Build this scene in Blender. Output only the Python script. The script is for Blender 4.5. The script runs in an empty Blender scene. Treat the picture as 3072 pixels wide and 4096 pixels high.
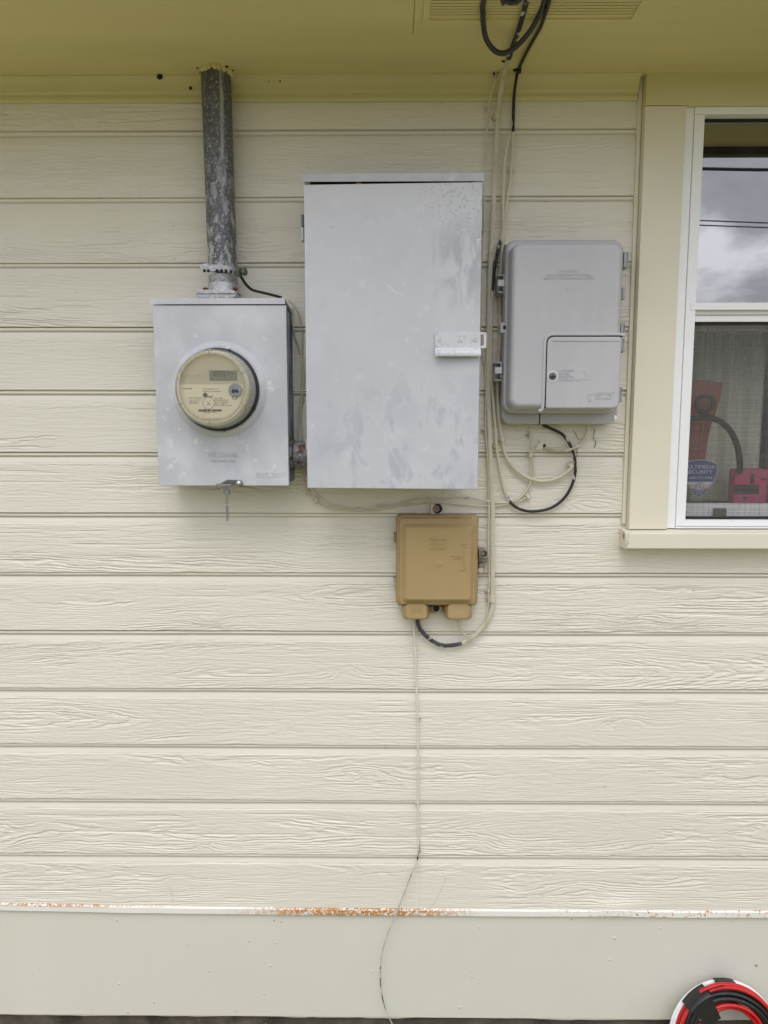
import bpy, bmesh, math, random
import numpy as np
from mathutils import Vector, Matrix, Euler

# ------------------------------------------------------------------ camera
SC = bpy.context.scene
COL = SC.collection
D, H = 1.65, 1.60                    # camera distance from the wall, camera height
PITCH, YAW, F = 6.5, 0.55, 2840.0
RM = Euler((math.radians(90 - PITCH), 0, math.radians(YAW))).to_matrix()
cam = bpy.data.objects.new("camera", bpy.data.cameras.new("camera"))
COL.objects.link(cam)
cam.location = (0, -D, H)
cam.rotation_euler = (math.radians(90 - PITCH), 0, math.radians(YAW))
cam.data.sensor_fit = 'VERTICAL'
cam.data.sensor_height = 36.0
cam.data.lens = F / 4096 * 36.0
cam.data.clip_start = 0.01
cam.data.clip_end = 2000
SC.camera = cam

# ------------------------------------------------------------------ sky, sun, exposure
CLOUD = 5.6
SUN_EL, SUN_AZ = 58.0, 192.0        # degrees; azimuth measured clockwise from +Y (north)
W = bpy.data.worlds.new("World")
SC.world = W
W.use_nodes = True
nt = W.node_tree
for n in list(nt.nodes): nt.nodes.remove(n)
def wn(t, **k):
    n = nt.nodes.new(t)
    for a, b in k.items(): setattr(n, a, b)
    return n
wo = wn('ShaderNodeOutputWorld'); bg = wn('ShaderNodeBackground'); bg.inputs[1].default_value = 0.15
sky = wn('ShaderNodeTexSky', sky_type='NISHITA', sun_disc=False)
sky.sun_elevation = math.radians(SUN_EL); sky.sun_rotation = math.radians(SUN_AZ)
tc = wn('ShaderNodeTexCoord')
mp = wn('ShaderNodeMapping'); mp.inputs['Scale'].default_value = (1.0, 1.0, 1.9); mp.inputs['Location'].default_value = (0.0, 0.0, CLOUD)
nz = wn('ShaderNodeTexNoise'); nz.inputs['Scale'].default_value = 4.2; nz.inputs['Detail'].default_value = 9; nz.inputs['Roughness'].default_value = .56
nz.inputs['Distortion'].default_value = .35
cr = wn('ShaderNodeValToRGB')                      # grey undersides to bright billows, in the sky's own units
el = cr.color_ramp.elements
el[0].position = .34; el[0].color = (8.6, 8.6, 9.65, 1)
el[1].position = .62; el[1].color = (26.6, 26.6, 28.4, 1)
e = el.new(.5); e.color = (12.4, 12.4, 13.7, 1)
mx = wn('ShaderNodeMix', data_type='RGBA'); mx.inputs[0].default_value = 0.86
nt.links.new(tc.outputs['Generated'], mp.inputs[0]); nt.links.new(mp.outputs[0], nz.inputs[0])
nt.links.new(nz.outputs[0], cr.inputs[0])
nt.links.new(sky.outputs[0], mx.inputs[6]); nt.links.new(cr.outputs[0], mx.inputs[7])
# an overcast sky is about three times as bright overhead as at the horizon
sp_ = wn('ShaderNodeSeparateXYZ'); zr_ = wn('ShaderNodeMapRange'); zr_.inputs[1].default_value = 0; zr_.inputs[2].default_value = 1
zr_.inputs[3].default_value = .70; zr_.inputs[4].default_value = 1.40
nt.links.new(tc.outputs['Generated'], sp_.inputs[0]); nt.links.new(sp_.outputs[2], zr_.inputs[0])
sc_ = wn('ShaderNodeVectorMath', operation='SCALE'); nt.links.new(mx.outputs[2], sc_.inputs[0]); nt.links.new(zr_.outputs[0], sc_.inputs['Scale'])
nt.links.new(sc_.outputs[0], bg.inputs[0]); nt.links.new(bg.outputs[0], wo.inputs[0])
sun = bpy.data.objects.new("sun", bpy.data.lights.new("sun", 'SUN'))
COL.objects.link(sun)
sun.data.energy = 1.7; sun.data.angle = math.radians(30); sun.data.color = (1, .965, .91)
az = math.radians(SUN_AZ)
sdir = Vector((math.sin(az) * math.cos(math.radians(SUN_EL)), math.cos(az) * math.cos(math.radians(SUN_EL)), math.sin(math.radians(SUN_EL))))
sun.rotation_euler = sdir.to_track_quat('Z', 'Y').to_euler()
sun.location = sdir * 30
vs = SC.view_settings
SC.display_settings.display_device = 'sRGB'
vs.view_transform = 'Standard'; vs.look = 'None'; vs.exposure = -0.60; vs.gamma = 1.0
SC.cycles.max_bounces = 12; SC.cycles.diffuse_bounces = 6; SC.cycles.transparent_max_bounces = 16

# ------------------------------------------------------------------ photo coordinates -> points in the place
def P(sx, sy, d):
    r = RM @ Vector(((sx - 1536) / F, (2048 - sy) / F, -1))
    t = (D - d) / r.y
    return Vector((r.x * t, -d, H + r.z * t))
VIEWS = dict(full=(0, 0, .54004), a=(0, 0, 1.0801), b=(1536, 0, 1.0801), c=(512, 1024, 2.0326), d=(1150, 640, 1.5024),
             e=(1900, 900, 1.8429), f=(1500, 1980, 2.765), g=(2450, 380, 2.4051), h=(2450, 1200, 2.0868),
             i=(0, 3300, 1.0801), j=(1536, 3300, 1.0801), k=(670, 1360, 4.1475), l=(1850, 0, 3.6875),
             m=(2600, 3880, 3.5148), n=(1900, 1650, 2.765), r=(2700, 1300, 2.6976), o=(700, 1040, 3.19), q=(820, 1880, 6.9125), t=(1120, 1180, 2.5136),
             u=(1940, 1060, 4.425), w=(2440, 960, 3.2529))
def Q(v, x, y, d):
    ox, oy, k = VIEWS[v]
    return P(ox + x / k, oy + y / k, d)
def rectq(v, x0, y0, x1, y1, d):
    """x0,x1,z0,z1 of the upright rectangle whose picture corners average these"""
    a, b, c_, e_ = Q(v, x0, y0, d), Q(v, x1, y0, d), Q(v, x0, y1, d), Q(v, x1, y1, d)
    return ((a.x + c_.x) / 2, (b.x + e_.x) / 2, (c_.z + e_.z) / 2, (a.z + b.z) / 2)

# ------------------------------------------------------------------ materials
MATS = {}
def mat(name, col, rough=.5, metallic=0., var=.05, vscale=6., layers=(), bump=None, spec=.5, stretch=(1, 1, 1), coat=0.):
    """painted / plastic / metal surface; layers = list of dict(color, scale, lo, hi, stretch, detail, dist): worn patches, rust, stains"""
    if name in MATS: return MATS[name]
    m = bpy.data.materials.new(name); m.use_nodes = True
    t = m.node_tree; N = t.nodes; L = t.links
    b = N['Principled BSDF']
    b.inputs['Roughness'].default_value = rough; b.inputs['Metallic'].default_value = metallic
    b.inputs['Specular IOR Level'].default_value = spec
    if coat: b.inputs['Coat Weight'].default_value = coat
    co = N.new('ShaderNodeTexCoord')
    def noise(scale, st, detail=5, dist=0., rough_=.55):
        mpn = N.new('ShaderNodeMapping'); mpn.inputs['Scale'].default_value = st
        nn = N.new('ShaderNodeTexNoise'); nn.inputs['Scale'].default_value = scale; nn.inputs['Detail'].default_value = detail
        nn.inputs['Distortion'].default_value = dist; nn.inputs['Roughness'].default_value = rough_
        L.new(co.outputs['Object'], mpn.inputs[0]); L.new(mpn.outputs[0], nn.inputs[0])
        return nn.outputs[0]
    c = tuple(col) + (1,)
    mxn = N.new('ShaderNodeMix'); mxn.data_type = 'RGBA'
    mxn.inputs[6].default_value = tuple(x * (1 - var) for x in col) + (1,)
    mxn.inputs[7].default_value = tuple(min(1, x * (1 + var)) for x in col) + (1,)
    rp = N.new('ShaderNodeMapRange'); rp.inputs[1].default_value = .3; rp.inputs[2].default_value = .7
    L.new(noise(vscale, stretch), rp.inputs[0]); L.new(rp.outputs[0], mxn.inputs[0])
    cur = mxn.outputs[2]
    for ly in layers:
        x = N.new('ShaderNodeMix'); x.data_type = 'RGBA'
        mr = N.new('ShaderNodeMapRange'); mr.inputs[1].default_value = ly['lo']; mr.inputs[2].default_value = ly['hi']
        mr.inputs[4].default_value = ly.get('amt', 1.)
        if ly.get('voronoi'):
            mpn = N.new('ShaderNodeMapping'); mpn.inputs['Scale'].default_value = ly.get('stretch', (1, 1, 1))
            vv = N.new('ShaderNodeTexVoronoi'); vv.inputs['Scale'].default_value = ly['scale']
            L.new(co.outputs['Object'], mpn.inputs[0]); L.new(mpn.outputs[0], vv.inputs[0]); L.new(vv.outputs[0], mr.inputs[0])
        else:
            L.new(noise(ly['scale'], ly.get('stretch', (1, 1, 1)), ly.get('detail', 6), ly.get('dist', 0.)), mr.inputs[0])
        fac = mr.outputs[0]
        if 'zone' in ly:      # restrict to a soft region of the object: (centre xyz, radius xyz)
            zc, zr = ly['zone']
            vm = N.new('ShaderNodeMapping'); vm.vector_type = 'POINT'
            vm.inputs['Location'].default_value = tuple(-a / r_ for a, r_ in zip(zc, zr)); vm.inputs['Scale'].default_value = tuple(1 / r_ for r_ in zr)
            ln = N.new('ShaderNodeVectorMath'); ln.operation = 'LENGTH'
            L.new(co.outputs['Object'], vm.inputs[0]); L.new(vm.outputs[0], ln.inputs[0])
            zf = N.new('ShaderNodeMapRange'); zf.inputs[1].default_value = 1.; zf.inputs[2].default_value = .45
            L.new(ln.outputs['Value'], zf.inputs[0])
            mu = N.new('ShaderNodeMath'); mu.operation = 'MULTIPLY'
            L.new(fac, mu.inputs[0]); L.new(zf.outputs[0], mu.inputs[1]); fac = mu.outputs[0]
        L.new(fac, x.inputs[0]); L.new(cur, x.inputs[6]); x.inputs[7].default_value = tuple(ly['color']) + (1,)
        cur = x.outputs[2]
    L.new(cur, b.inputs['Base Color'])
    if bump:
        bn = N.new('ShaderNodeBump'); bn.inputs['Strength'].default_value = bump[1]; bn.inputs['Distance'].default_value = bump[2]
        L.new(noise(bump[0], bump[3] if len(bump) > 3 else (1, 1, 1), 4), bn.inputs['Height'])
        L.new(bn.outputs[0], b.inputs['Normal'])
    MATS[name] = m
    return m

def clear_mat(name, ior=1.5, tint=(1, 1, 1), rough=.02, haze=0., haze_col=(.8, .8, .75), hvar=.6):
    """thin clear sheet: lets light straight through, mirrors by Fresnel, with an optional veil of dirt"""
    m = bpy.data.materials.new(name); m.use_nodes = True
    t = m.node_tree; N = t.nodes; L = t.links
    N.remove(N['Principled BSDF'])
    tr = N.new('ShaderNodeBsdfTransparent'); tr.inputs[0].default_value = tint + (1,)
    gl = N.new('ShaderNodeBsdfGlossy'); gl.inputs['Roughness'].default_value = rough
    fr = N.new('ShaderNodeFresnel'); fr.inputs[0].default_value = ior
    a = N.new('ShaderNodeMixShader'); L.new(fr.outputs[0], a.inputs[0]); L.new(tr.outputs[0], a.inputs[1]); L.new(gl.outputs[0], a.inputs[2])
    out = a.outputs[0]
    if haze:
        df = N.new('ShaderNodeBsdfDiffuse'); df.inputs[0].default_value = haze_col + (1,)
        bq = N.new('ShaderNodeMixShader')
        co = N.new('ShaderNodeTexCoord'); mpn = N.new('ShaderNodeMapping'); mpn.inputs['Scale'].default_value = (14, 14, 1.2)
        nn = N.new('ShaderNodeTexNoise'); nn.inputs['Scale'].default_value = 1.5; nn.inputs['Detail'].default_value = 6
        mr = N.new('ShaderNodeMapRange'); mr.inputs[1].default_value = .3; mr.inputs[2].default_value = .75; mr.inputs[3].default_value = haze * (1 - hvar); mr.inputs[4].default_value = haze * (1 + hvar)
        L.new(co.outputs['Object'], mpn.inputs[0]); L.new(mpn.outputs[0], nn.inputs[0]); L.new(nn.outputs[0], mr.inputs[0])
        L.new(mr.outputs[0], bq.inputs[0]); L.new(out, bq.inputs[1]); L.new(df.outputs[0], bq.inputs[2]); out = bq.outputs[0]
    L.new(out, N['Material Output'].inputs[0])
    MATS[name] = m
    return m

# ------------------------------------------------------------------ mesh building
class MB:
    def __init__(s): s.v = []; s.f = []; s.m = []; s.cur = 0
    def add(s, vs, fs):
        o = len(s.v); s.v += [Vector(p) for p in vs]
        for f in fs: s.f.append(tuple(o + i for i in f)); s.m.append(s.cur)
        return s
    def rings(s, rs, closed=True, cap0=True, cap1=True):
        """loft through rings of equal point count"""
        o = len(s.v); n = len(rs[0])
        for r in rs: s.v += [Vector(p) for p in r]
        for i in range(len(rs) - 1):
            for j in range(n if closed else n - 1):
                k = (j + 1) % n
                s.f.append((o + i * n + j, o + i * n + k, o + (i + 1) * n + k, o + (i + 1) * n + j)); s.m.append(s.cur)
        if cap0: s.f.append(tuple(o + j for j in reversed(range(n)))); s.m.append(s.cur)
        if cap1: s.f.append(tuple(o + (len(rs) - 1) * n + j for j in range(n))); s.m.append(s.cur)
        return s
    def slab(s, x0, x1, z0, z1, d0, d1, r=.003, bev=.0015, n=4):
        """box on the wall from d0 to d1, corners rounded by r, front edge bevelled"""
        def ring(x0, x1, z0, z1, r, d): return [(x, -d, z) for x, z in rrect(x0, x1, z0, z1, r, n)]
        b = min(bev, (d1 - d0) * .45)
        return s.rings([ring(x0, x1, z0, z1, r, d0), ring(x0, x1, z0, z1, r, d1 - b),
                        ring(x0 + b * .3, x1 - b * .3, z0 + b * .3, z1 - b * .3, max(r - b * .3, 1e-4), d1 - b * .3),
                        ring(x0 + b, x1 - b, z0 + b, z1 - b, max(r - b, 1e-4), d1)])
    def box(s, x0, x1, z0, z1, d0, d1, bev=.001):
        return s.slab(x0, x1, z0, z1, d0, d1, r=.0004, bev=bev, n=1)
    def tube(s, pts, r, n=10, ends=True, flat=1., mats=None, jitter=0., seed=1, up=None):
        """round (or flattened: width r, thickness r*flat) cable along pts"""
        pts = [Vector(p) for p in pts]; rs = []
        rnd = random.Random(seed); a = None
        for i, p in enumerate(pts):
            t = (pts[min(i + 1, len(pts) - 1)] - pts[max(i - 1, 0)]).normalized()
            if a is None:                       # start frame, then carried along the path without twisting
                u = Vector((0, -1, 0))
                if abs(t.dot(u)) > .92: u = Vector((0, 0, 1)) if abs(t.z) < .9 else Vector((1, 0, 0))
                a = t.cross(u).normalized()
            a = (a - t * a.dot(t)).normalized()
            b_ = a.cross(t).normalized()
            rr = r(i / (len(pts) - 1)) if callable(r) else r
            rr *= 1 + jitter * rnd.uniform(-1, 1)
            rs.append([p + a * (math.cos(q) * rr) + b_ * (math.sin(q) * rr * flat) for q in [2 * math.pi * j / n for j in range(n)]])
        f0 = len(s.f)
        s.rings(rs, True, ends, ends)
        if mats:
            for i in range(len(pts) - 1):
                u = i / (len(pts) - 1); mi = 0
                for lim, k in mats:
                    if u <= lim: mi = k; break
                for j in range(n): s.m[f0 + i * n + j] = mi
        return s
    def lathe(s, c, prof, n=48, axis=(0, -1, 0), cap0=True, cap1=True):
        """prof: (radius, offset along axis)"""
        ax = Vector(axis).normalized(); u = Vector((0, 0, 1)) if abs(ax.z) < .9 else Vector((1, 0, 0))
        a = u.cross(ax).normalized(); b_ = ax.cross(a); c = Vector(c)
        rs = [[c + ax * h + a * (r * math.cos(q)) + b_ * (r * math.sin(q)) for q in [2 * math.pi * j / n for j in range(n)]] for r, h in prof]
        return s.rings(rs, True, cap0, cap1)
    def plate(s, outline, d0, d1):
        """extrude a 2-D outline (x,z) from d0 to d1"""
        return s.rings([[(x, -d0, z) for x, z in outline], [(x, -d1, z) for x, z in outline]])
    def build(s, name, mats, parent=None, smooth=True, angle=35):
        me = bpy.data.meshes.new(name)
        base = Vector((0, 0, 0))
        if parent is None:
            xs = [p.x for p in s.v]; ys = [p.y for p in s.v]; zs = [p.z for p in s.v]
            base = Vector(((min(xs) + max(xs)) / 2, max(ys), min(zs)))
        else:
            r_ = parent
            while r_.parent: r_ = r_.parent
            base = Vector(r_['_base'])
        me.from_pydata([p - base for p in s.v], [], s.f)
        if not isinstance(mats, (list, tuple)): mats = [mats]
        for m_ in mats: me.materials.append(m_)
        me.polygons.foreach_set('material_index', s.m)
        bm = bmesh.new(); bm.from_mesh(me); bmesh.ops.recalc_face_normals(bm, faces=bm.faces); bm.to_mesh(me); bm.free()
        if smooth:
            me.polygons.foreach_set('use_smooth', [True] * len(me.polygons))
            me.set_sharp_from_angle(angle=math.radians(angle))
        me.update()
        o = bpy.data.objects.new(name, me); COL.objects.link(o)
        if smooth and len(me.polygons) < 20000:
            w_ = o.modifiers.new('weighted_normals', 'WEIGHTED_NORMAL'); w_.keep_sharp = True; w_.weight = 90
        if parent is None:
            o.location = base; o['_base'] = tuple(base)
        else: o.parent = parent
        return o

def rrect(x0, x1, z0, z1, r, n=5):
    if isinstance(r, (int, float)): r = (r,) * 4
    out = []
    for (cx, cz, a0, rr) in ((x1 - r[0], z1 - r[0], 0, r[0]), (x0 + r[1], z1 - r[1], 90, r[1]), (x0 + r[2], z0 + r[2], 180, r[2]), (x1 - r[3], z0 + r[3], 270, r[3])):
        for k in range(n + 1):
            q = math.radians(a0 + 90 * k / n); out.append((cx + rr * math.cos(q), cz + rr * math.sin(q)))
    return out

def spline(pts, step=.008):
    """Catmull-Rom through pts, resampled"""
    pts = [Vector(p) for p in pts]
    q = [pts[0] * 2 - pts[1]] + pts + [pts[-1] * 2 - pts[-2]]
    out = []
    for i in range(1, len(q) - 2):
        p0, p1, p2, p3 = q[i - 1], q[i], q[i + 1], q[i + 2]
        k = max(2, int((p2 - p1).length / step))
        for j in range(k):
            t = j / k
            out.append(.5 * ((2 * p1) + (p2 - p0) * t + (2 * p0 - 5 * p1 + 4 * p2 - p3) * t * t + (3 * p1 - p0 - 3 * p2 + p3) * t ** 3))
    out.append(pts[-1])
    return out
def trace(*segs, step=.008):
    """segs: (view, [(x, y, depth), ...])"""
    return spline([Q(v, x, y, d) for v, ps in segs for x, y, d in ps], step)

def tag(o, label, cat, group=None):
    o['label'] = label; o['category'] = cat
    if group: o['group'] = group
    return o
def thing(name, base, label, cat, group=None):
    o = bpy.data.objects.new(name, None); COL.objects.link(o)
    o.location = Vector(base); o['_base'] = tuple(Vector(base)); o.empty_display_size = .05
    return tag(o, label, cat, group)

def letters(parent, name, m, s, x, z, d, h, width=None, depth=.0004, align='CENTER', shear=0., bold=0.):
    """raised or printed writing standing on the surface at distance d; h = cap height"""
    cu = bpy.data.curves.new(name, 'FONT'); cu.body = s; cu.align_x = align; cu.align_y = 'CENTER'
    cu.size = h / .72; cu.extrude = depth / 2; cu.shear = shear; cu.offset = bold * h; cu.resolution_u = 3
    to = bpy.data.objects.new(name + "_curve", cu); COL.objects.link(to)
    bpy.context.view_layer.update()
    dg = bpy.context.evaluated_depsgraph_get()
    me = bpy.data.meshes.new_from_object(to.evaluated_get(dg))
    COL.objects.unlink(to); bpy.data.objects.remove(to)
    n = len(me.vertices); co = np.empty(n * 3); me.vertices.foreach_get('co', co); co = co.reshape(-1, 3)
    sx = 1.
    if width and n: sx = width / max(1e-6, co[:, 0].max() - co[:, 0].min())
    r_ = parent
    while r_.parent: r_ = r_.parent
    b = Vector(r_['_base'])
    new = np.stack([co[:, 0] * sx + x - b.x, -d - co[:, 2] - depth / 2 - b.y, co[:, 1] + z - b.z], 1)
    me.vertices.foreach_set('co', new.ravel()); me.name = name
    me.materials.clear(); me.materials.append(m); me.update()
    o = bpy.data.objects.new(name, me); COL.objects.link(o); o.parent = parent
    return o

# ------------------------------------------------------------------ value noise
def _h(i, j, s):
    n = (i.astype(np.int64) * 374761393 + j.astype(np.int64) * 668265263 + s * 1274126177) & 0x7fffffff
    n = ((n ^ (n >> 13)) * 1274126177) & 0x7fffffff
    n = ((n ^ (n >> 16)) * 69069 + 12345) & 0x7fffffff
    return (n % 65536) / 32767.5 - 1
def vn(x, y, s=0):
    x, y = np.broadcast_arrays(np.asarray(x, float), np.asarray(y, float))
    i = np.floor(x); j = np.floor(y); u = x - i; v = y - j
    u = u * u * u * (u * (u * 6 - 15) + 10); v = v * v * v * (v * (v * 6 - 15) + 10)
    i = i.astype(int); j = j.astype(int)
    a = _h(i, j, s) * (1 - u) + _h(i + 1, j, s) * u
    b = _h(i, j + 1, s) * (1 - u) + _h(i + 1, j + 1, s) * u
    return a * (1 - v) + b * v
def smooth(a, b, x):
    t = np.clip((x - a) / (b - a), 0, 1); return t * t * (3 - 2 * t)

# ================================================================== THE SETTING
M = lambda n: MATS[n]
paint = mat('cream_paint', (.712, .683, .592), .55, var=.03, vscale=2.5, spec=.35,
            layers=[dict(color=(.69, .655, .54), scale=1.6, lo=.5, hi=.75, amt=.5), dict(color=(.40, .34, .23), scale=42, lo=.715, hi=.76, amt=.5)])
soffit_paint = mat('soffit_paint', (.66, .585, .29), .6, var=.05, vscale=3, stretch=(.35, 2.5, 1), spec=.3,
                   layers=[dict(color=(.57, .53, .24), scale=2.2, lo=.5, hi=.7, amt=.6, stretch=(.5, 3, 1)), dict(color=(.68, .6, .3), scale=3.5, lo=.58, hi=.7, amt=.5, stretch=(.4, 4, 1))], bump=(18, .15, .004, (.3, 3, 1)))
mould_paint = mat('moulding_paint', (.64, .58, .33), .55, var=.06, vscale=3, stretch=(.6, 1, 3), spec=.3, layers=[dict(color=(.58, .54, .28), scale=4, lo=.5, hi=.68, amt=.5)])
trim_paint = mat('trim_paint', (.72, .685, .55), .5, var=.025, vscale=5, spec=.35, layers=[dict(color=(.5, .45, .33), scale=55, lo=.76, hi=.8, amt=.5)], bump=(60, .12, .002, (1, 1, .4)))
skirt_paint = mat('skirt_paint', (.66, .646, .57), .5, var=.02, vscale=3, spec=.4,
                  layers=[dict(color=(.40, .37, .3), scale=60, lo=.72, hi=.745, amt=.8), dict(color=(.62, .61, .525), scale=1.8, lo=.48, hi=.7, amt=.6)], bump=(26, .10, .003))
rust_strip = mat('rusty_white_steel', (.78, .77, .72), .45, var=.04, spec=.45,
                 layers=[dict(color=(.55, .27, .09), scale=130, lo=.44, hi=.56, zone=((-.09, 0, .442), (.33, .5, .035))),
                         dict(color=(.42, .19, .05), scale=230, lo=.47, hi=.56, zone=((-.06, 0, .447), (.30, .5, .03))),
                         dict(color=(.45, .2, .07), scale=170, lo=.42, hi=.52, zone=((-.75, 0, .4595), (.40, .5, .011))),
                         dict(color=(.5, .22, .07), scale=150, lo=.58, hi=.64, zone=((.85, 0, .446), (.55, .5, .035)))])
dark = mat('dark_gap', (.012, .011, .009), .8, var=0)
white_vinyl = mat('white_vinyl', (.86, .87, .885), .35, var=.02, vscale=9, spec=.45, layers=[dict(color=(.6, .6, .58), scale=40, lo=.74, hi=.78, amt=.5)])
white_rail = mat('white_rail', (.86, .86, .87), .35, var=.02, spec=.45, layers=[dict(color=(.5, .28, .12), scale=30, lo=.70, hi=.76, amt=.8)])
concrete = mat('stained_concrete', (.105, .09, .072), .9, var=.35, vscale=14, spec=.2, layers=[dict(color=(.05, .045, .035), scale=9, lo=.5, hi=.65), dict(color=(.2, .17, .13), scale=40, lo=.68, hi=.72)], bump=(60, .5, .01))

GZ = -.03                                     # ground level
house = thing('house', (0, 0, GZ), 'cream house side with horizontal wood grain siding, a white window and a low eave', 'house')
ZB0, LAP = 1.2693, .1414                       # one siding lap line and the lap height
ZS = P(1536, 299, .03).z                       # underside of the eave
XC = P(*((2450 + 312 / 2.4051), (380 + 100 / 2.4051)), .03).x * .5 + P(2450 + 175 / 2.0868, 1200 + 1000 / 2.0868, .03).x * .5    # window casing, left side
XW2 = XC + 1.16                                # window casing, right side (beyond the picture)
ZSILL = Q('h', 600, 1935, .03).z

# --- siding: lap profile and embossed grain as real relief
def lap_profile():
    t = [0, .4, .8, 1.2]; d = [-4, -4, -4, -2.6]
    for k in range(9):
        q = math.pi * k / 8; t.append(5.6 - 4.2 * math.cos(q)); d.append(-.8 + 5.0 * math.sin(q))
    t += [10.0, 10.5, 11.0, 14, 18, 22, 25.5, 26.6, 27.0, 27.4]; d += [-2.8, -2.6, -1.0, .0, 1.2, 2.2, 3.0, 3.2, 4.2, 4.6]
    nprof = len(t)
    g = np.arange(28.2, LAP * 1000 - .9, .92)
    t += list(g); d += list(4.4 + (g - 28) / 112 * 2.6)
    t += [LAP * 1000 - .5, LAP * 1000 - .05, LAP * 1000 + .6]; d += [7.1, 6.4, -6]
    return np.array(t) / 1000, np.array(d) / 1000, nprof, len(g)
PT, PD, NPRO, NG = lap_profile()

def grain(X, T, i):
    """embossed cedar grain in metres of relief: rings of a trunk cut by the board's face, with knots and chatter"""
    rnd = random.Random(100 + i * 7)
    X = X[None, :]; T = T[:, None]
    sheet = rnd.choice([0, 0, 1])
    t0 = rnd.uniform(-.07, .19) if i % 3 else rnd.uniform(.02, .09)
    n1 = .028 * vn(X * .9 + i * 3.1, 0 * T, 11 + i) + .010 * vn(X * 3.1, 0 * T, 31 + i)
    c = .02 + .03 * (vn(X * .7, 0 * T, 51 + i) + .8) + .012 * vn(X * 2.7, 0 * T, 71 + i)
    r = np.sqrt((T - t0 - n1) ** 2 + c ** 2)
    for _ in range(rnd.choice([4, 5, 6])):
        xk, tk, s = rnd.uniform(-1.3, 1.5), rnd.uniform(.03, .11), rnd.uniform(.010, .022)
        dx, dt = (X - xk) / (s * 2.6), (T - tk) / s
        r = r + rnd.choice([-1, 1, 1]) * .011 * np.exp(-(dx * dx + dt * dt) * .7)
    sp = rnd.uniform(.0038, .0056)
    Fi = r / sp + .55 * vn(X * 5, T * 60, 91 + i) + .34 * vn(X * 19, T * 140, 111 + i) + .22 * vn(X * 60, T * 260, 131 + i)
    s = Fi - np.floor(Fi)
    saw = smooth(0, .72, s) * (1 - smooth(.80, .97, s))
    m = rnd.uniform(.7, 1.15) * (.16 + .84 * smooth(-.25, .5, vn(X * 2.3, T * 22, 151 + i) + .35 * vn(X * 9, T * 60, 171 + i)))
    # each line broken here and there
    brk = smooth(-.55, .1, vn(X * 11, np.floor(Fi) * 1.7, 191 + i))
    h = -.0022 * (1 - saw) * m * brk
    chat = .5 * vn(X * 34, T * 520, 211 + i) + .35 * vn(X * 90, T * 400, 231 + i) + .3 * vn(X * 14, T * 230, 251 + i)
    h = h + .00075 * chat * (.5 + .5 * smooth(-.4, .6, vn(X * 1.7, T * 15, 271 + i)))
    ch = smooth(.42, .75, vn(X * 7, T * 190, 291 + i)) * smooth(.1, .5, vn(X * 2.2, T * 14, 311 + i))    # deeper checks
    return h - .0014 * ch
def build_siding():
    V, FQ = [], []; off = 0
    def sheet(xs, ztop, zbot_clip, i, tmin=0.):
        nonlocal off
        keep = PT >= tmin
        T = PT[keep]; dd = np.repeat(PD[keep][:, None], len(xs), 1)
        gi = T > .0278
        w = smooth(.0278, .0300, T[gi]) * 1.0
        dd[gi] += grain(xs, T[gi] - .0278, i) * np.clip(.35 + w, 0, 1)[:, None]
        st = np.where((T > .0265) & (T < .0300))[0]
        rag = .0009 * vn(xs * 25, xs * 0 + i, 401 + i)
        dd[st] -= np.abs(rag)[None, :]
        wob = .0008 * vn(xs * 1.1, xs * 0, 421 + i) + .0004 * vn(xs * 5, xs * 0, 431 + i)
        tz = T[:, None] + wob[None, :]
        if i == -1: dd -= .003 * np.exp(-((xs - JX1) / .0013) ** 2)[None, :]      # butt joints of two boards
        if i == 5: dd -= .003 * np.exp(-((xs - JX2) / .0013) ** 2)[None, :] * (T[:, None] > .027)
        if i == 5:                                                                   # a buckled bit over the flashing
            dd += .006 * np.exp(-((xs - BX) / .06) ** 2)[None, :] * smooth(.1, .135, T)[:, None]
        if i == -1: dd = np.where((xs[None, :] > XC + .006) & (ztop - tz > ZSILL - .02), -.06, dd)    # cut out for the window
        nx, n_ = len(xs), len(T)
        vv = np.empty((n_, nx, 3)); vv[..., 0] = xs[None, :]; vv[..., 1] = -dd; vv[..., 2] = ztop - tz
        V.append(vv.reshape(-1, 3))
        a = (np.arange(n_ - 1)[:, None] * nx + np.arange(nx - 1)[None, :]).ravel() + off
        FQ.append(np.stack([a, a + nx, a + nx + 1, a + 1], 1)); off += n_ * nx
    fine = np.arange(-1.12, 1.14, .0038)
    left = np.arange(-2.6, -1.12, .02); right = np.arange(1.14, 3.4, .02)
    full = np.concatenate([left, fine, right])
    segA = np.concatenate([left, fine[fine < XC + .004], [XC + .006]])
    segC = np.arange(XW2 - .01, 3.4, .02)
    for n in range(8, -6, -1):
        zt = ZB0 + n * LAP
        i = 8 - n + (-8)          # 0 = the lap whose top is ZB0
        if zt - LAP > ZSILL - .05: sheet(segA, zt, None, i); sheet(segC, zt, None, i + 40)
        else: sheet(full, zt, None, i)
    V = np.concatenate(V); FQ = np.concatenate(FQ)
    base = np.array(house['_base']); V = V - base
    me = bpy.data.meshes.new('siding')
    me.vertices.add(len(V)); me.vertices.foreach_set('co', V.astype(np.float32).ravel())
    me.loops.add(FQ.size); me.loops.foreach_set('vertex_index', FQ.astype(np.int32).ravel())
    me.polygons.add(len(FQ)); me.polygons.foreach_set('loop_start', np.arange(0, FQ.size, 4, dtype=np.int32))
    me.polygons.foreach_set('use_smooth', np.ones(len(FQ), bool))
    me.update(calc_edges=True); me.materials.append(paint)
    o = bpy.data.objects.new('siding', me); COL.objects.link(o); o.parent = house
JX1 = P(1412 * 1.8517, 2240, .008).x; JX2 = P(905 * 1.8517, 3500, .008).x; BX = Q('j', 1000, 350, .008).x
build_siding()
ZLAST = ZB0 - 6 * LAP

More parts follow.
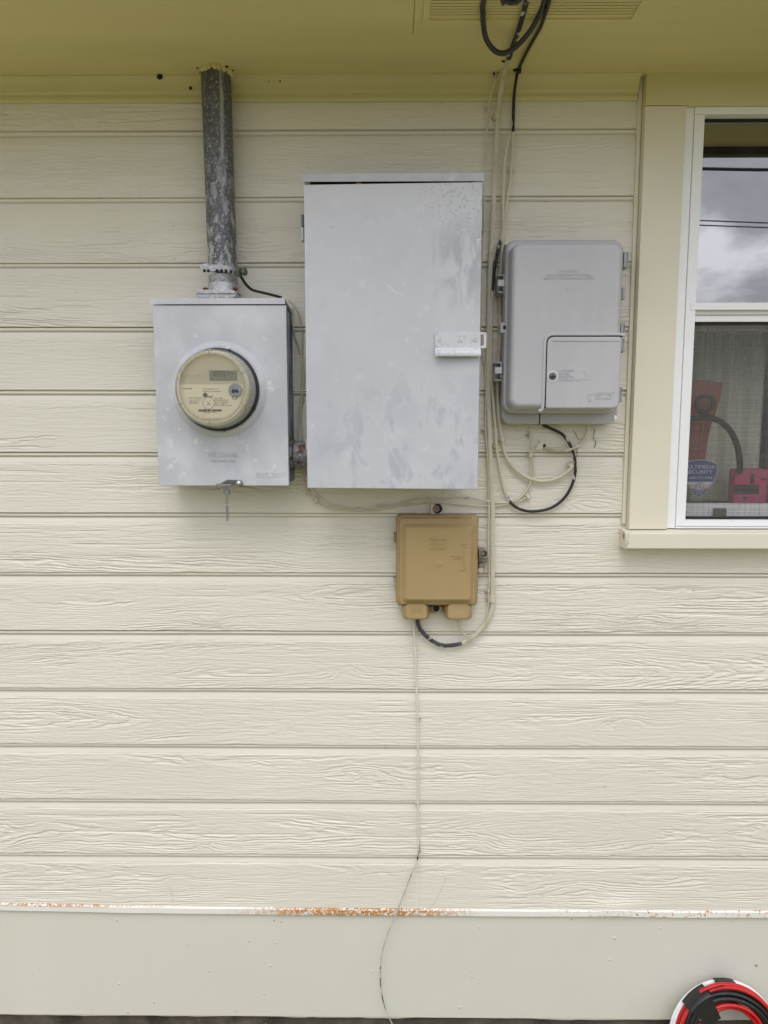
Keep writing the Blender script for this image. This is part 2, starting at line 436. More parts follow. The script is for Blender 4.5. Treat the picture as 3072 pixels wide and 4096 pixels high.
# --- skirt board, rusty flashing, foundation
zk = P(1536, 4074, .004).z
mb = MB(); xs = np.arange(-2.6, 3.41, .02)
rows = []
for z, d in ((ZLAST + .01, .003), (.3, .003), (.2, .003), (zk + .02, .003), (zk + .006, .003), (zk + .003, .003), (zk, .0015), (zk, -.016)):
    rows.append([(x, -d, z + (0.0022 * vn(x * 9, 0, 5) + .0012 * vn(x * 40, 0, 6) if d < .0025 and d > -.1 and z < .12 else 0)) for x in xs])
mb.rings(rows, closed=False, cap0=False, cap1=False); mb.build('skirt_board', skirt_paint, house, angle=20)
xj = Q('i', 1183, 385, .012).x
def flashing(x0, x1, dz, sd):
    m_ = MB(); rs = []
    for x in np.arange(x0, x1 + .001, .015):
        up = .008 * smooth(-.45, -1.05, x) if x < -.4 else 0
        b = .006 * math.exp(-((x - BX) / .045) ** 2); w = .0008 * float(vn(x * 12, 0, sd))
        up += b + dz + w
        rs.append([(x, .004, ZLAST + .004 + up), (x, -.0085 - b * .5, ZLAST - .001 + up), (x, -.0105 - b * .6, ZLAST - .003 + up), (x, -.0105 - b * .6, ZLAST - .0165 + up * .8), (x, -.0095 - b * .6, ZLAST - .0178 + up * .8), (x, .004, ZLAST - .0175 + up * .8)])
    m_.rings(rs, closed=True); return m_.build('drip_flashing', rust_strip, house)
flashing(-2.6, xj - .001, .0008, 3); flashing(xj, 3.4, -.0008, 4)
MB().box(-2.6, 3.4, -.2, zk + .03, -.2, -.010, .0).build('foundation', concrete, house)

# small chips and runs in the skirt board's paint
chip_dk = mat('chip_dark_and_shade', (.28, .26, .21), .7)
for v, x, y, r_q, dk in (('i', 1078, 505, .0018, 1), ('i', 1190, 508, .0032, 0), ('i', 1168, 607, .0032, 0), ('i', 1140, 727, .003, 0), ('i', 505, 410, .0035, 0), ('i', 903, 635, .0015, 1), ('i', 515, 685, .003, 0), ('i', 1185, 414, .0022, 1), ('i', 1217, 420, .0018, 1), ('i', 1608, 632, .003, 0), ('i', 1020, 806, .0016, 1), ('i', 553, 812, .002, 1), ('i', 666, 770, .0018, 1), ('j', 975, 580, .0035, 0), ('j', 995, 488, .0042, 0), ('j', 412, 440, .003, 0), ('j', 1195, 445, .0032, 0), ('j', 1608, 607, .0038, 1), ('j', 325, 787, .0034, 0), ('j', 380, 655, .0032, 0), ('j', 1505, 417, .0014, 1), ('j', 975, 688, .0022, 0), ('j', 810, 408, .0018, 1)):
    q_ = Q(v, x, y, .003); mb = MB(); mb.lathe((q_.x, -.003, q_.z), [(r_q, -.0006), (r_q * .9, .0007), (r_q * .45, .0013), (.0002, .0014)], 9); mb.build('paint_chip', chip_dk if dk else skirt_paint, house)
    if not dk: mb = MB(); mb.lathe((q_.x + r_q * .2, -.003, q_.z - r_q * .75), [(r_q * .75, -.0005), (r_q * .6, .0004)], 8); mb.build('chip_shade', chip_dk, house)  # shade below a raised chip, painted as a dark disc

# --- moulding under the eave and the eave itself
prof = [(0, 2.3140), (.0135, 2.3140), (.0150, 2.3160), (.0150, 2.3225), (.0125, 2.3240), (.0125, 2.3285), (.017, 2.3300), (.0185, 2.332)]
ztop_m = ZS + .002
for k in range(7):
    q = math.pi / 2 * k / 6; prof.append((.019 + .016 * (1 - math.cos(q)), 2.333 + (ztop_m - .006 - 2.333) * math.sin(q)))
prof += [(.0365, ztop_m - .005), (.0365, ztop_m), (0, ztop_m)]
mb = MB()
mb.rings([[(-2.6, -d, z) for d, z in prof], [(XC - .012, -d, z) for d, z in prof]]); mb.build('crown_moulding', mould_paint, house)
mb = MB()
mb.box(-2.6, 3.4, ZS, ZS + .014, -.1, .36, .0008); mb.build('soffit', soffit_paint, house)
gutter = mat('dark_bronze', (.035, .03, .025), .5, var=.1)
mb = MB(); mb.box(-2.6, 3.4, ZS - .020, ZS + .13, .3605, .385, .002); mb.build('fascia', gutter, house)
mb = MB(); mb.rings([[(x, -.42, ZS + .128), (x, -.42, ZS + .145), (x, 2.2, ZS + 1.25), (x, 2.2, ZS + 1.23)] for x in (-2.6, 3.4)]); mb.build('roof', mat('grey_shingle', (.12, .115, .11), .9, var=.3, vscale=30), house)
def onsoffit(v, x, y, z):
    ox, oy, k = VIEWS[v]; r = RM @ Vector(((ox + x / k - 1536) / F, (2048 - oy - y / k) / F, -1)); t = (z - H) / r.z
    return Vector((r.x * t, -D + r.y * t, z))
va = onsoffit('b', 195, 82, ZS); vb = onsoffit('b', 1065, 82, ZS)
vx0, vx1, vd0, vd1 = va.x, vb.x, -va.y, .315
mb = MB()                                  # a flat painted frame with thin louvres lying along the house
zv = ZS - .004
def hbox(m_, x0, x1, d0, d1, z0, z1): m_.rings([[(x0, -d0, z1), (x1, -d0, z1), (x1, -d1, z1), (x0, -d1, z1)], [(x0, -d0, z0), (x1, -d0, z0), (x1, -d1, z0), (x0, -d1, z0)]])
hbox(mb, vx0 - .012, vx1 + .012, vd0 - .010, vd0, ZS - .003, ZS - .0002)
hbox(mb, vx0 - .012, vx0, vd0 + .0002, vd1, ZS - .003, ZS - .0002); hbox(mb, vx1, vx1 + .012, vd0 + .0002, vd1, ZS - .003, ZS - .0002)
n = 8
for k in range(n):
    d = vd0 + .004 + (vd1 - vd0 - .008) * k / n
    mb.rings([[(vx0 + .0005, -d, ZS - .0004), (vx0 + .0005, -d - .0100, ZS - .0022), (vx0 + .0005, -d - .0108, ZS - .0016), (vx0 + .0005, -d - .0020, ZS - .0004)],
              [(vx1 - .0005, -d, ZS - .0004), (vx1 - .0005, -d - .0100, ZS - .0022), (vx1 - .0005, -d - .0108, ZS - .0016), (vx1 - .0005, -d - .0020, ZS - .0004)]])
mb.build('soffit_vent', soffit_paint, house, smooth=False)

sq = onsoffit('b', 133, 0, ZS); mb = MB(); hbox(mb, sq.x - .0007, sq.x + .0007, .19, .36, ZS - .0006, ZS - .0001); mb.build('soffit_seam', mat('seam_shadow', (.30, .26, .13), .7), house)
# --- ground
gm = mat('ground_mix', (.25, .235, .13), .95, var=.35, vscale=3, spec=.2, layers=[dict(color=(.17, .165, .07), scale=.9, lo=.45, hi=.65), dict(color=(.25, .22, .16), scale=12, lo=.6, hi=.7, amt=.6)])
mb = MB(); mb.add([(-300, .4, GZ), (300, .4, GZ), (300, -300, GZ), (-300, -300, GZ)], [(0, 1, 2, 3)])
g = mb.build('ground', gm); g['kind'] = 'structure'

# --- unseen leafy ring, added to hide the lowest part of the sky
rh = np.random.default_rng(5); nL = 16000
ang = rh.uniform(-1.35, 1.35, nL) - math.pi / 2; rad = 13.5 + rh.normal(0, .6, nL); top_h = 2.1 + .5 * np.array([float(vn(a * 6, 0, 9)) + .6 * float(vn(a * 25, 0, 10)) for a in ang])
hz = GZ + top_h * rh.uniform(0, 1, nL) ** .8; cen_ = np.stack([rad * np.cos(ang), rad * np.sin(ang), hz], 1)
e1 = rh.normal(size=(nL, 3)); e1 /= np.linalg.norm(e1, axis=1)[:, None]; e2 = np.cross(e1, rh.normal(size=(nL, 3))); e2 /= np.linalg.norm(e2, axis=1)[:, None]; sz_ = rh.uniform(.10, .24, nL)[:, None]
qv = np.stack([cen_ - e1 * sz_, cen_ - e2 * sz_ * .5, cen_ + e1 * sz_, cen_ + e2 * sz_ * .5], 1).reshape(-1, 3)
me = bpy.data.meshes.new('sky_block_hedge'); me.from_pydata(qv.tolist(), [], np.arange(nL * 4).reshape(-1, 4).tolist()); me.materials.append(mat('sky_block_leaf', (.065, .085, .03), .6, var=.5, vscale=1.2)); me.update()
hdg = bpy.data.objects.new('sky_block_hedge', me); COL.objects.link(hdg); hdg['kind'] = 'stuff'; hdg['label'] = 'unseen dark leafy hedge added to block the low sky'; hdg['category'] = 'hedge'

# ================================================================== WINDOW (a part of the house)
xa = Q('g', 658, 1150, .022).x              # casing | white frame
xg0 = Q('g', 822, 1150, .010).x             # frame inner edge
zf_top = Q('g', 1100, 112, .022).z          # top of white frame
zg_top = Q('g', 1100, 208, .010).z
z_mr1 = Q('g', 1100, 2005, .014).z          # top of meeting rail
z_mr2 = Q('h', 900, 88, .014).z
z_mr3 = Q('h', 900, 124, .010).z
z_lr1 = Q('h', 900, 131, .006).z
z_lr2 = Q('h', 900, 184, .006).z
z_sc0 = Q('h', 900, 1822, .006).z
z_br0 = Q('h', 900, 1884, .010).z
z_fr0 = Q('h', 900, 1908, .022).z
xr1 = XW2 - (xa - XC); xgr = xr1 - (xg0 - xa)
# the frame is the window part itself
mb = MB()
mb.box(xa, xa + .020, z_fr0, zf_top, -.05, .0195, .0015)                  # nail-fin side of the jamb
mb.box(xa + .0205, xg0, z_br0 + .0005, zg_top, -.05, .0225, .0015)
mb.box(xa + .0205, xr1 - .0205, zg_top + .0005, zf_top - .0002, -.05, .0222, .0015)
mb.box(xr1 - .020, xr1, z_fr0, zf_top, -.05, .0195, .0015)
mb.box(xgr, xr1 - .0205, z_br0 + .0005, zg_top, -.05, .0225, .0015)
mb.box(xa + .0205, xr1 - .0205, z_fr0, z_br0 - .0005, -.05, .0215, .001)
window = mb.build('window', white_vinyl, house)
def rail(name, x0, x1, z0, z1, d0, d1, m_=None, bev=.001):
    return MB().box(x0, x1, z0, z1, d0, d1, bev).build(name, m_ or white_vinyl, window)
rail('meeting_rail', xg0 - .012, xgr + .012, z_mr2, z_mr1, -.03, .0245, white_rail)
rail('upper_sash_rail', xg0 + .0005, xgr - .0005, z_mr3, z_mr2 - .0004, -.03, .0125, white_rail)
rail('screen_frame', xg0 + .0005, xgr - .0005, z_lr2, z_lr1, -.002, .0105, white_rail)
rail('bottom_rail', xg0 - .006, xgr + .006, z_br0 + .0003, z_sc0 - .002, -.03, .0235)
# dark seals
MB().box(xg0 + .0004, xgr - .0004, z_lr1 + .0002, z_mr3 - .0002, -.03, .002, 0).build('rail_gap', dark, window)
mb = MB(); sl = .0024
for x0, x1, z0, z1 in ((xg0 + .0003, xg0 + sl, z_sc0, z_lr2), (xgr - sl, xgr - .0003, z_sc0, z_lr2), (xg0 + sl, xgr - sl, z_lr2 - sl * 1.6, z_lr2 - .0003), (xg0 + sl, xgr - sl, z_sc0 - .0015, z_sc0 + sl)):
    mb.box(x0, x1, z0, z1, -.02, .0085, 0)
mb.build('screen_spline', dark, window)
# upper pane, its bright bead on the left, dark bead on top
bead = mat('bright_bead', (.75, .76, .78), .25, .35, var=.25, vscale=60)
gx0 = xg0 + .0075
MB().box(xg0 + .0028, gx0, z_mr1 + .0003, zg_top - .006, -.012, .004, .0008).build('glazing_bead', bead, window)
mb = MB(); mb.box(xg0 + .0002, xg0 + .0027, z_mr1 + .0004, zg_top - .0005, -.03, -.002, 0); mb.box(xg0 + .0028, xgr, zg_top - .0058, zg_top - .0004, -.02, -.001, 0)
mb.build('glazing_gasket', dark, window)
glass = clear_mat('coated_glass', ior=4.4, tint=(.62, .62, .6), rough=.006, haze=.018, haze_col=(.7, .69, .68))
glass2 = clear_mat('lower_glass', ior=1.3, tint=(1, 1, 1), rough=.01)
MB().box(gx0 - .001, xgr, z_mr1 - .001, zg_top - .003, -.0065, -.0035, 0).build('upper_pane', glass, window)
# lower sash behind the screen
x_s0 = xg0 - .004
zs1 = Q('h', 800, 1700, -.025).z
rail('lower_sash_rail', x_s0, xgr + .004, z_sc0 - .004, zs1, -.045, -.024)
zl0 = Q('h', 800, 262, -.028).z; zl1 = Q('h', 800, 215, -.028).z
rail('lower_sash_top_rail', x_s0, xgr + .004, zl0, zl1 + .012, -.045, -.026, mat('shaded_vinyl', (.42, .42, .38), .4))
p0 = Q('h', 845, 1738, -.02); p1 = Q('h', 940, 1822, -.02)
MB().box(p0.x, p1.x, p1.z, p0.z, -.0238, -.014, .001).build('sash_lift', mat('olive_plastic', (.09, .085, .06), .5), window)
MB().box(x_s0, xgr + .004, zs1 - .002, zl0 + .002, -.037, -.034, 0).build('lower_pane', glass2, window)
# insect screen: woven mesh as a see-through sheet
sm = bpy.data.materials.new('insect_mesh'); sm.use_nodes = True
t = sm.node_tree; N = t.nodes; L = t.links
pb = N['Principled BSDF']; pb.inputs['Base Color'].default_value = (.16, .16, .145, 1); pb.inputs['Roughness'].default_value = .5; pb.inputs['Metallic'].default_value = .15
trn = N.new('ShaderNodeBsdfTransparent'); mxs = N.new('ShaderNodeMixShader')
co = N.new('ShaderNodeTexCoord'); sep = N.new('ShaderNodeSeparateXYZ'); L.new(co.outputs['Object'], sep.inputs[0])
nzz = N.new('ShaderNodeTexNoise'); nzz.inputs['Scale'].default_value = 9; nzz.inputs['Detail'].default_value = 5
L.new(co.outputs['Object'], nzz.inputs[0])
def weave(out, freq, warp):
    w = N.new('ShaderNodeMath'); w.operation = 'MULTIPLY_ADD'; w.inputs[1].default_value = warp; L.new(nzz.outputs[0], w.inputs[0]); L.new(out, w.inputs[2])
    m1 = N.new('ShaderNodeMath'); m1.operation = 'MULTIPLY'; m1.inputs[1].default_value = freq; L.new(w.outputs[0], m1.inputs[0])
    s1 = N.new('ShaderNodeMath'); s1.operation = 'SINE'; L.new(m1.outputs[0], s1.inputs[0])
    r1 = N.new('ShaderNodeMapRange'); r1.inputs[1].default_value = -.2; r1.inputs[2].default_value = 1; L.new(s1.outputs[0], r1.inputs[0])
    return r1.outputs[0]
wx = weave(sep.outputs[0], 2 * math.pi / .0042, .004); wz = weave(sep.outputs[2], 2 * math.pi / .0046, .006)
ad = N.new('ShaderNodeMath'); ad.operation = 'MAXIMUM'; L.new(wx, ad.inputs[0]); L.new(wz, ad.inputs[1])
mpn = N.new('ShaderNodeMapping'); mpn.inputs['Scale'].default_value = (300, 1, 4); n3 = N.new('ShaderNodeTexNoise'); n3.inputs['Scale'].default_value = 1; n3.inputs['Detail'].default_value = 2
L.new(co.outputs['Object'], mpn.inputs[0]); L.new(mpn.outputs[0], n3.inputs[0])
mpn2 = N.new('ShaderNodeMapping'); mpn2.inputs['Scale'].default_value = (4, 1, 300); n4 = N.new('ShaderNodeTexNoise'); n4.inputs['Scale'].default_value = 1; n4.inputs['Detail'].default_value = 2
L.new(co.outputs['Object'], mpn2.inputs[0]); L.new(mpn2.outputs[0], n4.inputs[0])
sm_ = N.new('ShaderNodeMath'); sm_.operation = 'ADD'; L.new(n3.outputs[0], sm_.inputs[0]); L.new(n4.outputs[0], sm_.inputs[1])
mr = N.new('ShaderNodeMapRange'); mr.inputs[1].default_value = .7; mr.inputs[2].default_value = 1.35; mr.inputs[3].default_value = .12; mr.inputs[4].default_value = .58; L.new(sm_.outputs[0], mr.inputs[0])
fa = N.new('ShaderNodeMath'); fa.operation = 'MULTIPLY_ADD'; fa.inputs[1].default_value = .12; L.new(ad.outputs[0], fa.inputs[0]); L.new(mr.outputs[0], fa.inputs[2])
L.new(fa.outputs[0], mxs.inputs[0]); L.new(trn.outputs[0], mxs.inputs[1]); L.new(pb.outputs[0], mxs.inputs[2]); L.new(mxs.outputs[0], N['Material Output'].inputs[0])
mb = MB(); mb.add([(xg0 + .001, -.004, z_sc0 - .001), (xgr - .001, -.004, z_sc0 - .001), (xgr - .001, -.004, z_lr2 + .001), (xg0 + .001, -.004, z_lr2 + .001)], [(0, 1, 2, 3)])
mb.build('insect_screen', sm, window, smooth=False)
# painted wooden casing and sill
zc0 = Q('h', 300, 1916, .030).z
zhead = Q('g', 500, 98, .030).z
for a_, b_ in ((XC, xa - .0012), (xr1 + .0012, XW2)):
    MB().box(a_, b_, zc0, zhead - .0006, -.01, .030, .003).build('side_casing', trim_paint, window)
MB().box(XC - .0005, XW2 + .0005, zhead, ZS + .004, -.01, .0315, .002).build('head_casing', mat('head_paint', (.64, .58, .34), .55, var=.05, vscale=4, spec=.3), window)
MB().box(XC - .010, XC - .0003, zc0 + .01, ZS, -.006, .012, .003).build('caulk_strip', trim_paint, window)
sx0 = Q('h', 110, 2010, .052).x; zs_t = Q('h', 500, 1947, .052).z; zs_b = Q('h', 500, 2078, .052).z
mb = MB(); x1 = XW2 + .04
mb.rings([[(x, .01, zc0 - .0006), (x, -.010, zc0 - .0006), (x, -.047, zs_t + .002), (x, -.052, zs_t - .002), (x, -.0525, zs_b + .002), (x, -.051, zs_b), (x, .01, zs_b)] for x in (sx0, sx0 + .002, x1)])
mb.build('window_sill', mat('sill_paint', (.70, .67, .55), .5, var=.03, spec=.35, layers=[dict(color=(.45, .2, .07), scale=20, lo=.40, hi=.5, zone=((sx0, -.036, zs_b + .03 + .027), (.006, .010, .011)))], bump=(40, .2, .003, (.2, 1, 1))), window)
# flaking corner of the sill
rnd = random.Random(4); fl = mat('flaked_paint', (.76, .73, .63), .6, var=.1)
mb = MB()
for k in range(16):
    z = zs_b + (zs_t - zs_b) * rnd.random(); x = sx0 + rnd.uniform(-.001, .004); a = rnd.uniform(.002, .0045)
    mb.add([(x, -.0532, z), (x + a, -.0535, z + a * rnd.uniform(-.4, .5)), (x + a * rnd.uniform(.2, .6), -.0550, z + a), (x - a * .3, -.0537, z + a * .5)], [(0, 1, 2, 3)])
fp = mb.build('peeling_paint', fl, window, smooth=False); fp['kind'] = 'stuff'

# --- the dim room behind
rx0, rx1, rz0, rz1, rb = XC - .3, XW2 + .3, .75, 2.42, -1.5
mb = MB(); mb.add([(rx0, .055, rz0), (rx1, .055, rz0), (rx1, .055, rz1), (rx0, .055, rz1), (rx0, -rb, rz0), (rx1, -rb, rz0), (rx1, -rb, rz1), (rx0, -rb, rz1)],
                  [(4, 5, 6, 7), (0, 1, 5, 4), (3, 2, 6, 7), (0, 3, 7, 4), (1, 2, 6, 5)])
mb.build('interior_wall', mat('room_grey', (.42, .40, .36), .8), house, smooth=False)

# ================================================================== ELECTRICAL EQUIPMENT
steel_grey = mat('grey_painted_steel', (.495, .508, .54), .45, var=.05, vscale=5, spec=.4,
    layers=[dict(color=(.60, .61, .64), scale=9, lo=.46, hi=.62, amt=.85), dict(color=(.43, .44, .50), scale=7, lo=.54, hi=.66, amt=.6, stretch=(1, 1, .6)),
            dict(color=(.68, .69, .71), scale=42, lo=.62, hi=.70, amt=.75), dict(color=(.20, .20, .2), scale=85, lo=.745, hi=.775, amt=.7)], bump=(30, .06, .004))
steel_old = mat('grey_steel_weathered', (.43, .44, .46), .5, var=.1, vscale=14, spec=.4, layers=[dict(color=(.58, .585, .6), scale=24, lo=.55, hi=.68, amt=.8), dict(color=(.35, .2, .1), scale=60, lo=.73, hi=.77, amt=.8)], bump=(40, .1, .003))
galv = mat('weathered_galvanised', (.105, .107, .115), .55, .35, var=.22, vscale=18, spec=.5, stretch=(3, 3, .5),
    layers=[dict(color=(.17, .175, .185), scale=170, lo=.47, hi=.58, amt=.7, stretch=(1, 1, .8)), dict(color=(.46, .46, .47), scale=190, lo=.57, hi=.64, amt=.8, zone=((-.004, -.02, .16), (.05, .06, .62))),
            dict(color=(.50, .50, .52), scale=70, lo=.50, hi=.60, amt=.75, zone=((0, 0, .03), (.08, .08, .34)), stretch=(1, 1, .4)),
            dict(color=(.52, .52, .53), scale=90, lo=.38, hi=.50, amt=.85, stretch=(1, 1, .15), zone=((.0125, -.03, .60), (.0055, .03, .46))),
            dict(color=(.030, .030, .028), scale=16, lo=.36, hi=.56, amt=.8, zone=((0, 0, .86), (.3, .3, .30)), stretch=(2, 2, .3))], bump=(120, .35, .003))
zinc = mat('pale_zinc', (.40, .405, .42), .45, .4, var=.15, vscale=40, layers=[dict(color=(.58, .58, .6), scale=130, lo=.5, hi=.6, amt=.8), dict(color=(.2, .2, .21), scale=120, lo=.58, hi=.64, amt=.7)], bump=(120, .3, .003))
rusty = mat('rusty_conduit', (.20, .20, .22), .6, .35, var=.25, vscale=40, layers=[dict(color=(.40, .40, .42), scale=130, lo=.56, hi=.63), dict(color=(.075, .03, .018), scale=48, lo=.46, hi=.58), dict(color=(.14, .055, .022), scale=110, lo=.57, hi=.64)], bump=(90, .5, .004))
rust_solid = mat('rust_red', (.10, .032, .02), .8, var=.4, vscale=150)
black_gap = M('dark_gap')
steel_dark = mat('dull_steel', (.16, .16, .16), .38, .8, var=.2, vscale=60)
steel_bright = mat('bright_steel', (.45, .45, .45), .3, .9, var=.2, vscale=60)
blue_flake = mat('side_paint_blue_flake', (.46, .47, .50), .5, var=.08, vscale=8,
    layers=[dict(color=(.03, .13, .22), scale=14, lo=.47, hi=.52, stretch=(1, 3, .35)), dict(color=(.05, .07, .09), scale=22, lo=.55, hi=.6, stretch=(1, 4, .3)), dict(color=(.1, .35, .5), scale=40, lo=.63, hi=.66)])

# ------------------------------------------------------------------ meter box
dB = .105
bx0, bx1, bz0, bz1 = rectq('c', 194, 393, 1278, 1868, dB)
c4 = rectq('c', 255, 1868, 1316, 1868, dB); bx0 = (Q('c', 192, 393, dB).x + Q('c', 255, 1868, dB).x) / 2; bx1 = (Q('c', 1278, 393, dB).x + Q('c', 1316, 1868, dB).x) / 2
cx0, cx1, cz0, cz1 = rectq('c', 180, 331, 1276, 391, dB + .003)
meter_box = thing('meter_box', ((bx0 + bx1) / 2, 0, bz0), 'grey painted steel meter socket box with a round glass meter plugged into its front', 'meter box')
MB().box(bx0 + .006, bx1 - .001, bz0 + .006, cz1 - .024, .004, dB - .012, .002).build('body', blue_flake, meter_box)
MB().slab(bx0, bx1, bz0, cz0 - .0012, dB - .0117, dB, .002, .002).build('cover', steel_grey, meter_box)
mb = MB(); mb.rings([[(x, -.004, cz1 - .014), (x, -(dB + .001), cz1 - .0025), (x, -(dB + .003), cz1 - .004), (x, -(dB + .003), cz0), (x, -(dB + .001), cz0), (x, -(dB + .0005), cz1 - .008), (x, -.004, cz1 - .02)] for x in (cx0, cx1)])
mb.build('top_cap', steel_grey, meter_box)
mb = MB(); mb.box(cx1 - .0005, cx1 + .0012, cz0 + .004, cz1 - .012, .01, dB - .01, 0); mb.build('cap_side', steel_old, meter_box)
cen = Q('k', 862, 830, dB); RB = .0885
mb = MB(); mb.lathe((cen.x, -dB, cen.z), [(RB + .016, -.0005), (RB + .012, .0012), (RB + .008, .006), (RB + .004, .0075), (RB - .002, .0075), (RB - .003, -.0004)], 72)
mb.build('meter_collar', steel_grey, meter_box)
letters(meter_box, 'embossed_text', steel_grey, 'MILBANK', Q('c', 770, 1618, dB).x, Q('c', 770, 1618, dB).z, dB, .0108, .0645, .0012)
letters(meter_box, 'embossed_text', steel_grey, 'TYPE 3R ENCLOSURE', Q('c', 774, 1668, dB).x, Q('c', 774, 1668, dB).z, dB, .0052, .0555, .0009)
letters(meter_box, 'embossed_text', steel_grey, 'ENTERGY', Q('c', 1155, 1780, dB).x, Q('c', 1155, 1780, dB).z, dB, .0105, .062, .0010)
# latch arm at the bottom edge, with its rivet and the hasp tab below
p = lambda x, y, d=dB + .003: Q('q', x, y, d)
def outline(v, pts, d): return [(Q(v, x, y, d).x, Q(v, x, y, d).z) for x, y in pts]
mb = MB(); mb.plate(outline('q', [(430, 372), (612, 272), (960, 284), (1010, 312), (1042, 370), (1040, 420), (1000, 462), (940, 470), (890, 452), (840, 418), (760, 400), (470, 400)], dB + .004), dB + .0012, dB + .0042)
latch = mb.build('latch_arm', steel_dark, meter_box)
q_ = p(938, 378); MB().lathe((q_.x, -(dB + .0043), q_.z), [(.0062, 0), (.0062, .0012), (.0048, .0020), (.0042, .0016), (.0040, .0030), (.0022, .0042), (.0005, .0045)], 24).build('rivet', steel_bright, latch)
a_, b_ = p(318, 392), p(742, 436); MB().box(a_.x, b_.x, b_.z, a_.z, dB + .0002, dB + .0075, .0004).build('slot_plate', steel_bright, meter_box)
a_, b_ = p(312, 386), p(748, 440); MB().box(a_.x, b_.x, b_.z, a_.z, dB + .0001, dB + .0040, 0).build('slot_shadow_gap', black_gap, meter_box)
# hasp: plate with a slot and a ring hole, built from tubes and bars
mb = MB(); dh = dB - .004
ring = [Q('q', 605 + 80 * math.cos(k * math.pi / 12), 610 + 74 * math.sin(k * math.pi / 12), dh) for k in range(25)]
mb.tube(ring, .0022, 6, False, .55)
for pts in ([(450, 445), (465, 500), (520, 600), (545, 650)], [(640, 445), (660, 510), (690, 580), (680, 640)], [(462, 505), (520, 520), (600, 520), (660, 515)], [(460, 450), (550, 450), (640, 450)]):
    mb.tube([Q('q', x, y, dh) for x, y in pts], .0022, 6, True, .55)
mb.build('hasp_ring', steel_bright, meter_box)

# ------------------------------------------------------------------ plastic seal hanging from the hasp
sb = Q('q', 605, 650, dh)
clear_plastic = clear_mat('clear_seal_plastic', ior=1.6, tint=(.86, .86, .84), rough=.12, haze=.35, haze_col=(.62, .62, .58))
seal = thing('security_seal', Q('q', 625, 1415, dh), 'thin clear plastic seal tag dangling on a wire below the meter box latch', 'seal')
mb = MB(); mb.tube([Q('q', x, y, dh) for x, y in ((600, 645), (612, 690), (620, 760), (622, 830), (620, 900), (616, 945))], .0011, 6)
mb.tube([Q('q', x, y, dh - .002) for x, y in ((592, 690), (588, 760), (586, 850), (594, 930))], .0009, 6); mb.build('wire_loop', steel_bright, seal)
mb = MB(); mb.plate(outline('q', [(566, 925), (655, 925), (668, 1410), (590, 1415)], dh), dh - .002, dh + .002); mb.build('tag', clear_plastic, seal)
mb = MB(); mb.plate(outline('q', [(596, 960), (612, 960), (628, 1400), (612, 1400)], dh), dh + .0021, dh + .0027); mb.plate(outline('q', [(628, 990), (640, 990), (652, 1300), (640, 1300)], dh), dh + .0021, dh + .0027)
mb.build('tag_rib', steel_dark, seal)

# ------------------------------------------------------------------ round electric meter
dF = .165
meter = thing('electric_meter', (cen.x, -dB, cen.z), 'round glass electric meter with beige face and small grey digital display', 'electric meter')
cover_mat = clear_mat('meter_dome_plastic', ior=1.25, tint=(.97, .97, .95), rough=.03, haze=.025, haze_col=(.75, .73, .62))
rim_mat = clear_mat('meter_rim_plastic', ior=1.55, tint=(.93, .92, .86), rough=.06, haze=.22, hvar=.1, haze_col=(.85, .81, .66))
black_pl = mat('black_plastic', (.018, .018, .019), .4, var=.1)
beige = mat('beige_plastic', (.66, .61, .46), .55, var=.03)
beige_up = mat('beige_upper_plastic', (.60, .555, .42), .55, var=.03)
cream_label = mat('cream_label', (.85, .79, .60), .5, var=.015)
ink = mat('grey_ink', (.09, .088, .07), .6, var=0)
greyin = mat('grey_inner_plastic', (.50, .51, .48), .5, var=.08, vscale=20)
C0 = (cen.x, -dB, cen.z); RF = .0775
MB().lathe(C0, [(RB - .002, .004), (RB - .002, .0095), (RB - .0005, .010), (RB - .0005, .0135), (RB - .0035, .014), (RB - .0035, .0150)], 72).build('base_ring', black_pl, meter)
for q in (72, -28, -82):
    a = math.radians(q); MB().lathe((cen.x + (RB - .0015) * math.cos(a), -dB - .0125, cen.z + (RB - .0015) * math.sin(a)), [(.0026, -.002), (.0026, .0030)], 12).build('ring_clip', black_pl, meter)
MB().lathe(C0, [(RB - .0075, .0152), (RB - .0085, .022), (RF - .0045, .030), (RF - .006, .040), (RF - .0065, .0415), (RF - .012, .0416)], 64).build('inner_body', greyin, meter)
MB().lathe(C0, [(RF - .0055, .0420), (RF - .0055, .0485), (RF - .0075, .0492)], 72).build('face_plate', beige_up, meter)
dP = dB + .0492
def fk(x, y, d=None): return Q('k', x, y, dP if d is None else d)
# lower name plate: chord-cut disc
pc = fk(727, 805); RP = fk(1262, 742).x - fk(727, 742).x
zt_, zb_ = fk(727, 738).z, fk(727, 1300).z
RPl = RP * .985
ang0 = math.asin((zt_ - pc.z) / RPl); ang1 = math.asin((zb_ - pc.z) / RPl)
ol = [(pc.x + RPl * math.cos(ang0 + (ang1 - ang0) * k / 24), pc.z + RPl * math.sin(ang0 + (ang1 - ang0) * k / 24)) for k in range(25)]
ol += [(2 * pc.x - x, z) for x, z in reversed(ol)]
mb = MB(); mb.plate(ol, dP, dP + .0008); plate = mb.build('name_plate', cream_label, meter)
ol2 = [(pc.x + (x - pc.x) * 1.018, pc.z + (z - pc.z) * 1.02 + (.0012 if z > pc.z else -.0010)) for x, z in ol]
mb = MB(); mb.plate(ol2, dP - .0004, dP + .0003); mb.build('plate_border', beige, meter)
a_, b_ = fk(694, 505), fk(1160, 675)
lcd = mat('lcd_grey', (.27, .27, .205), .3, var=.03, spec=.5)
disp = MB().slab(a_.x, b_.x, b_.z, a_.z, dP, dP + .0012, .001, .0003).build('display', lcd, meter)
a_, b_ = fk(703, 514), fk(1151, 666)
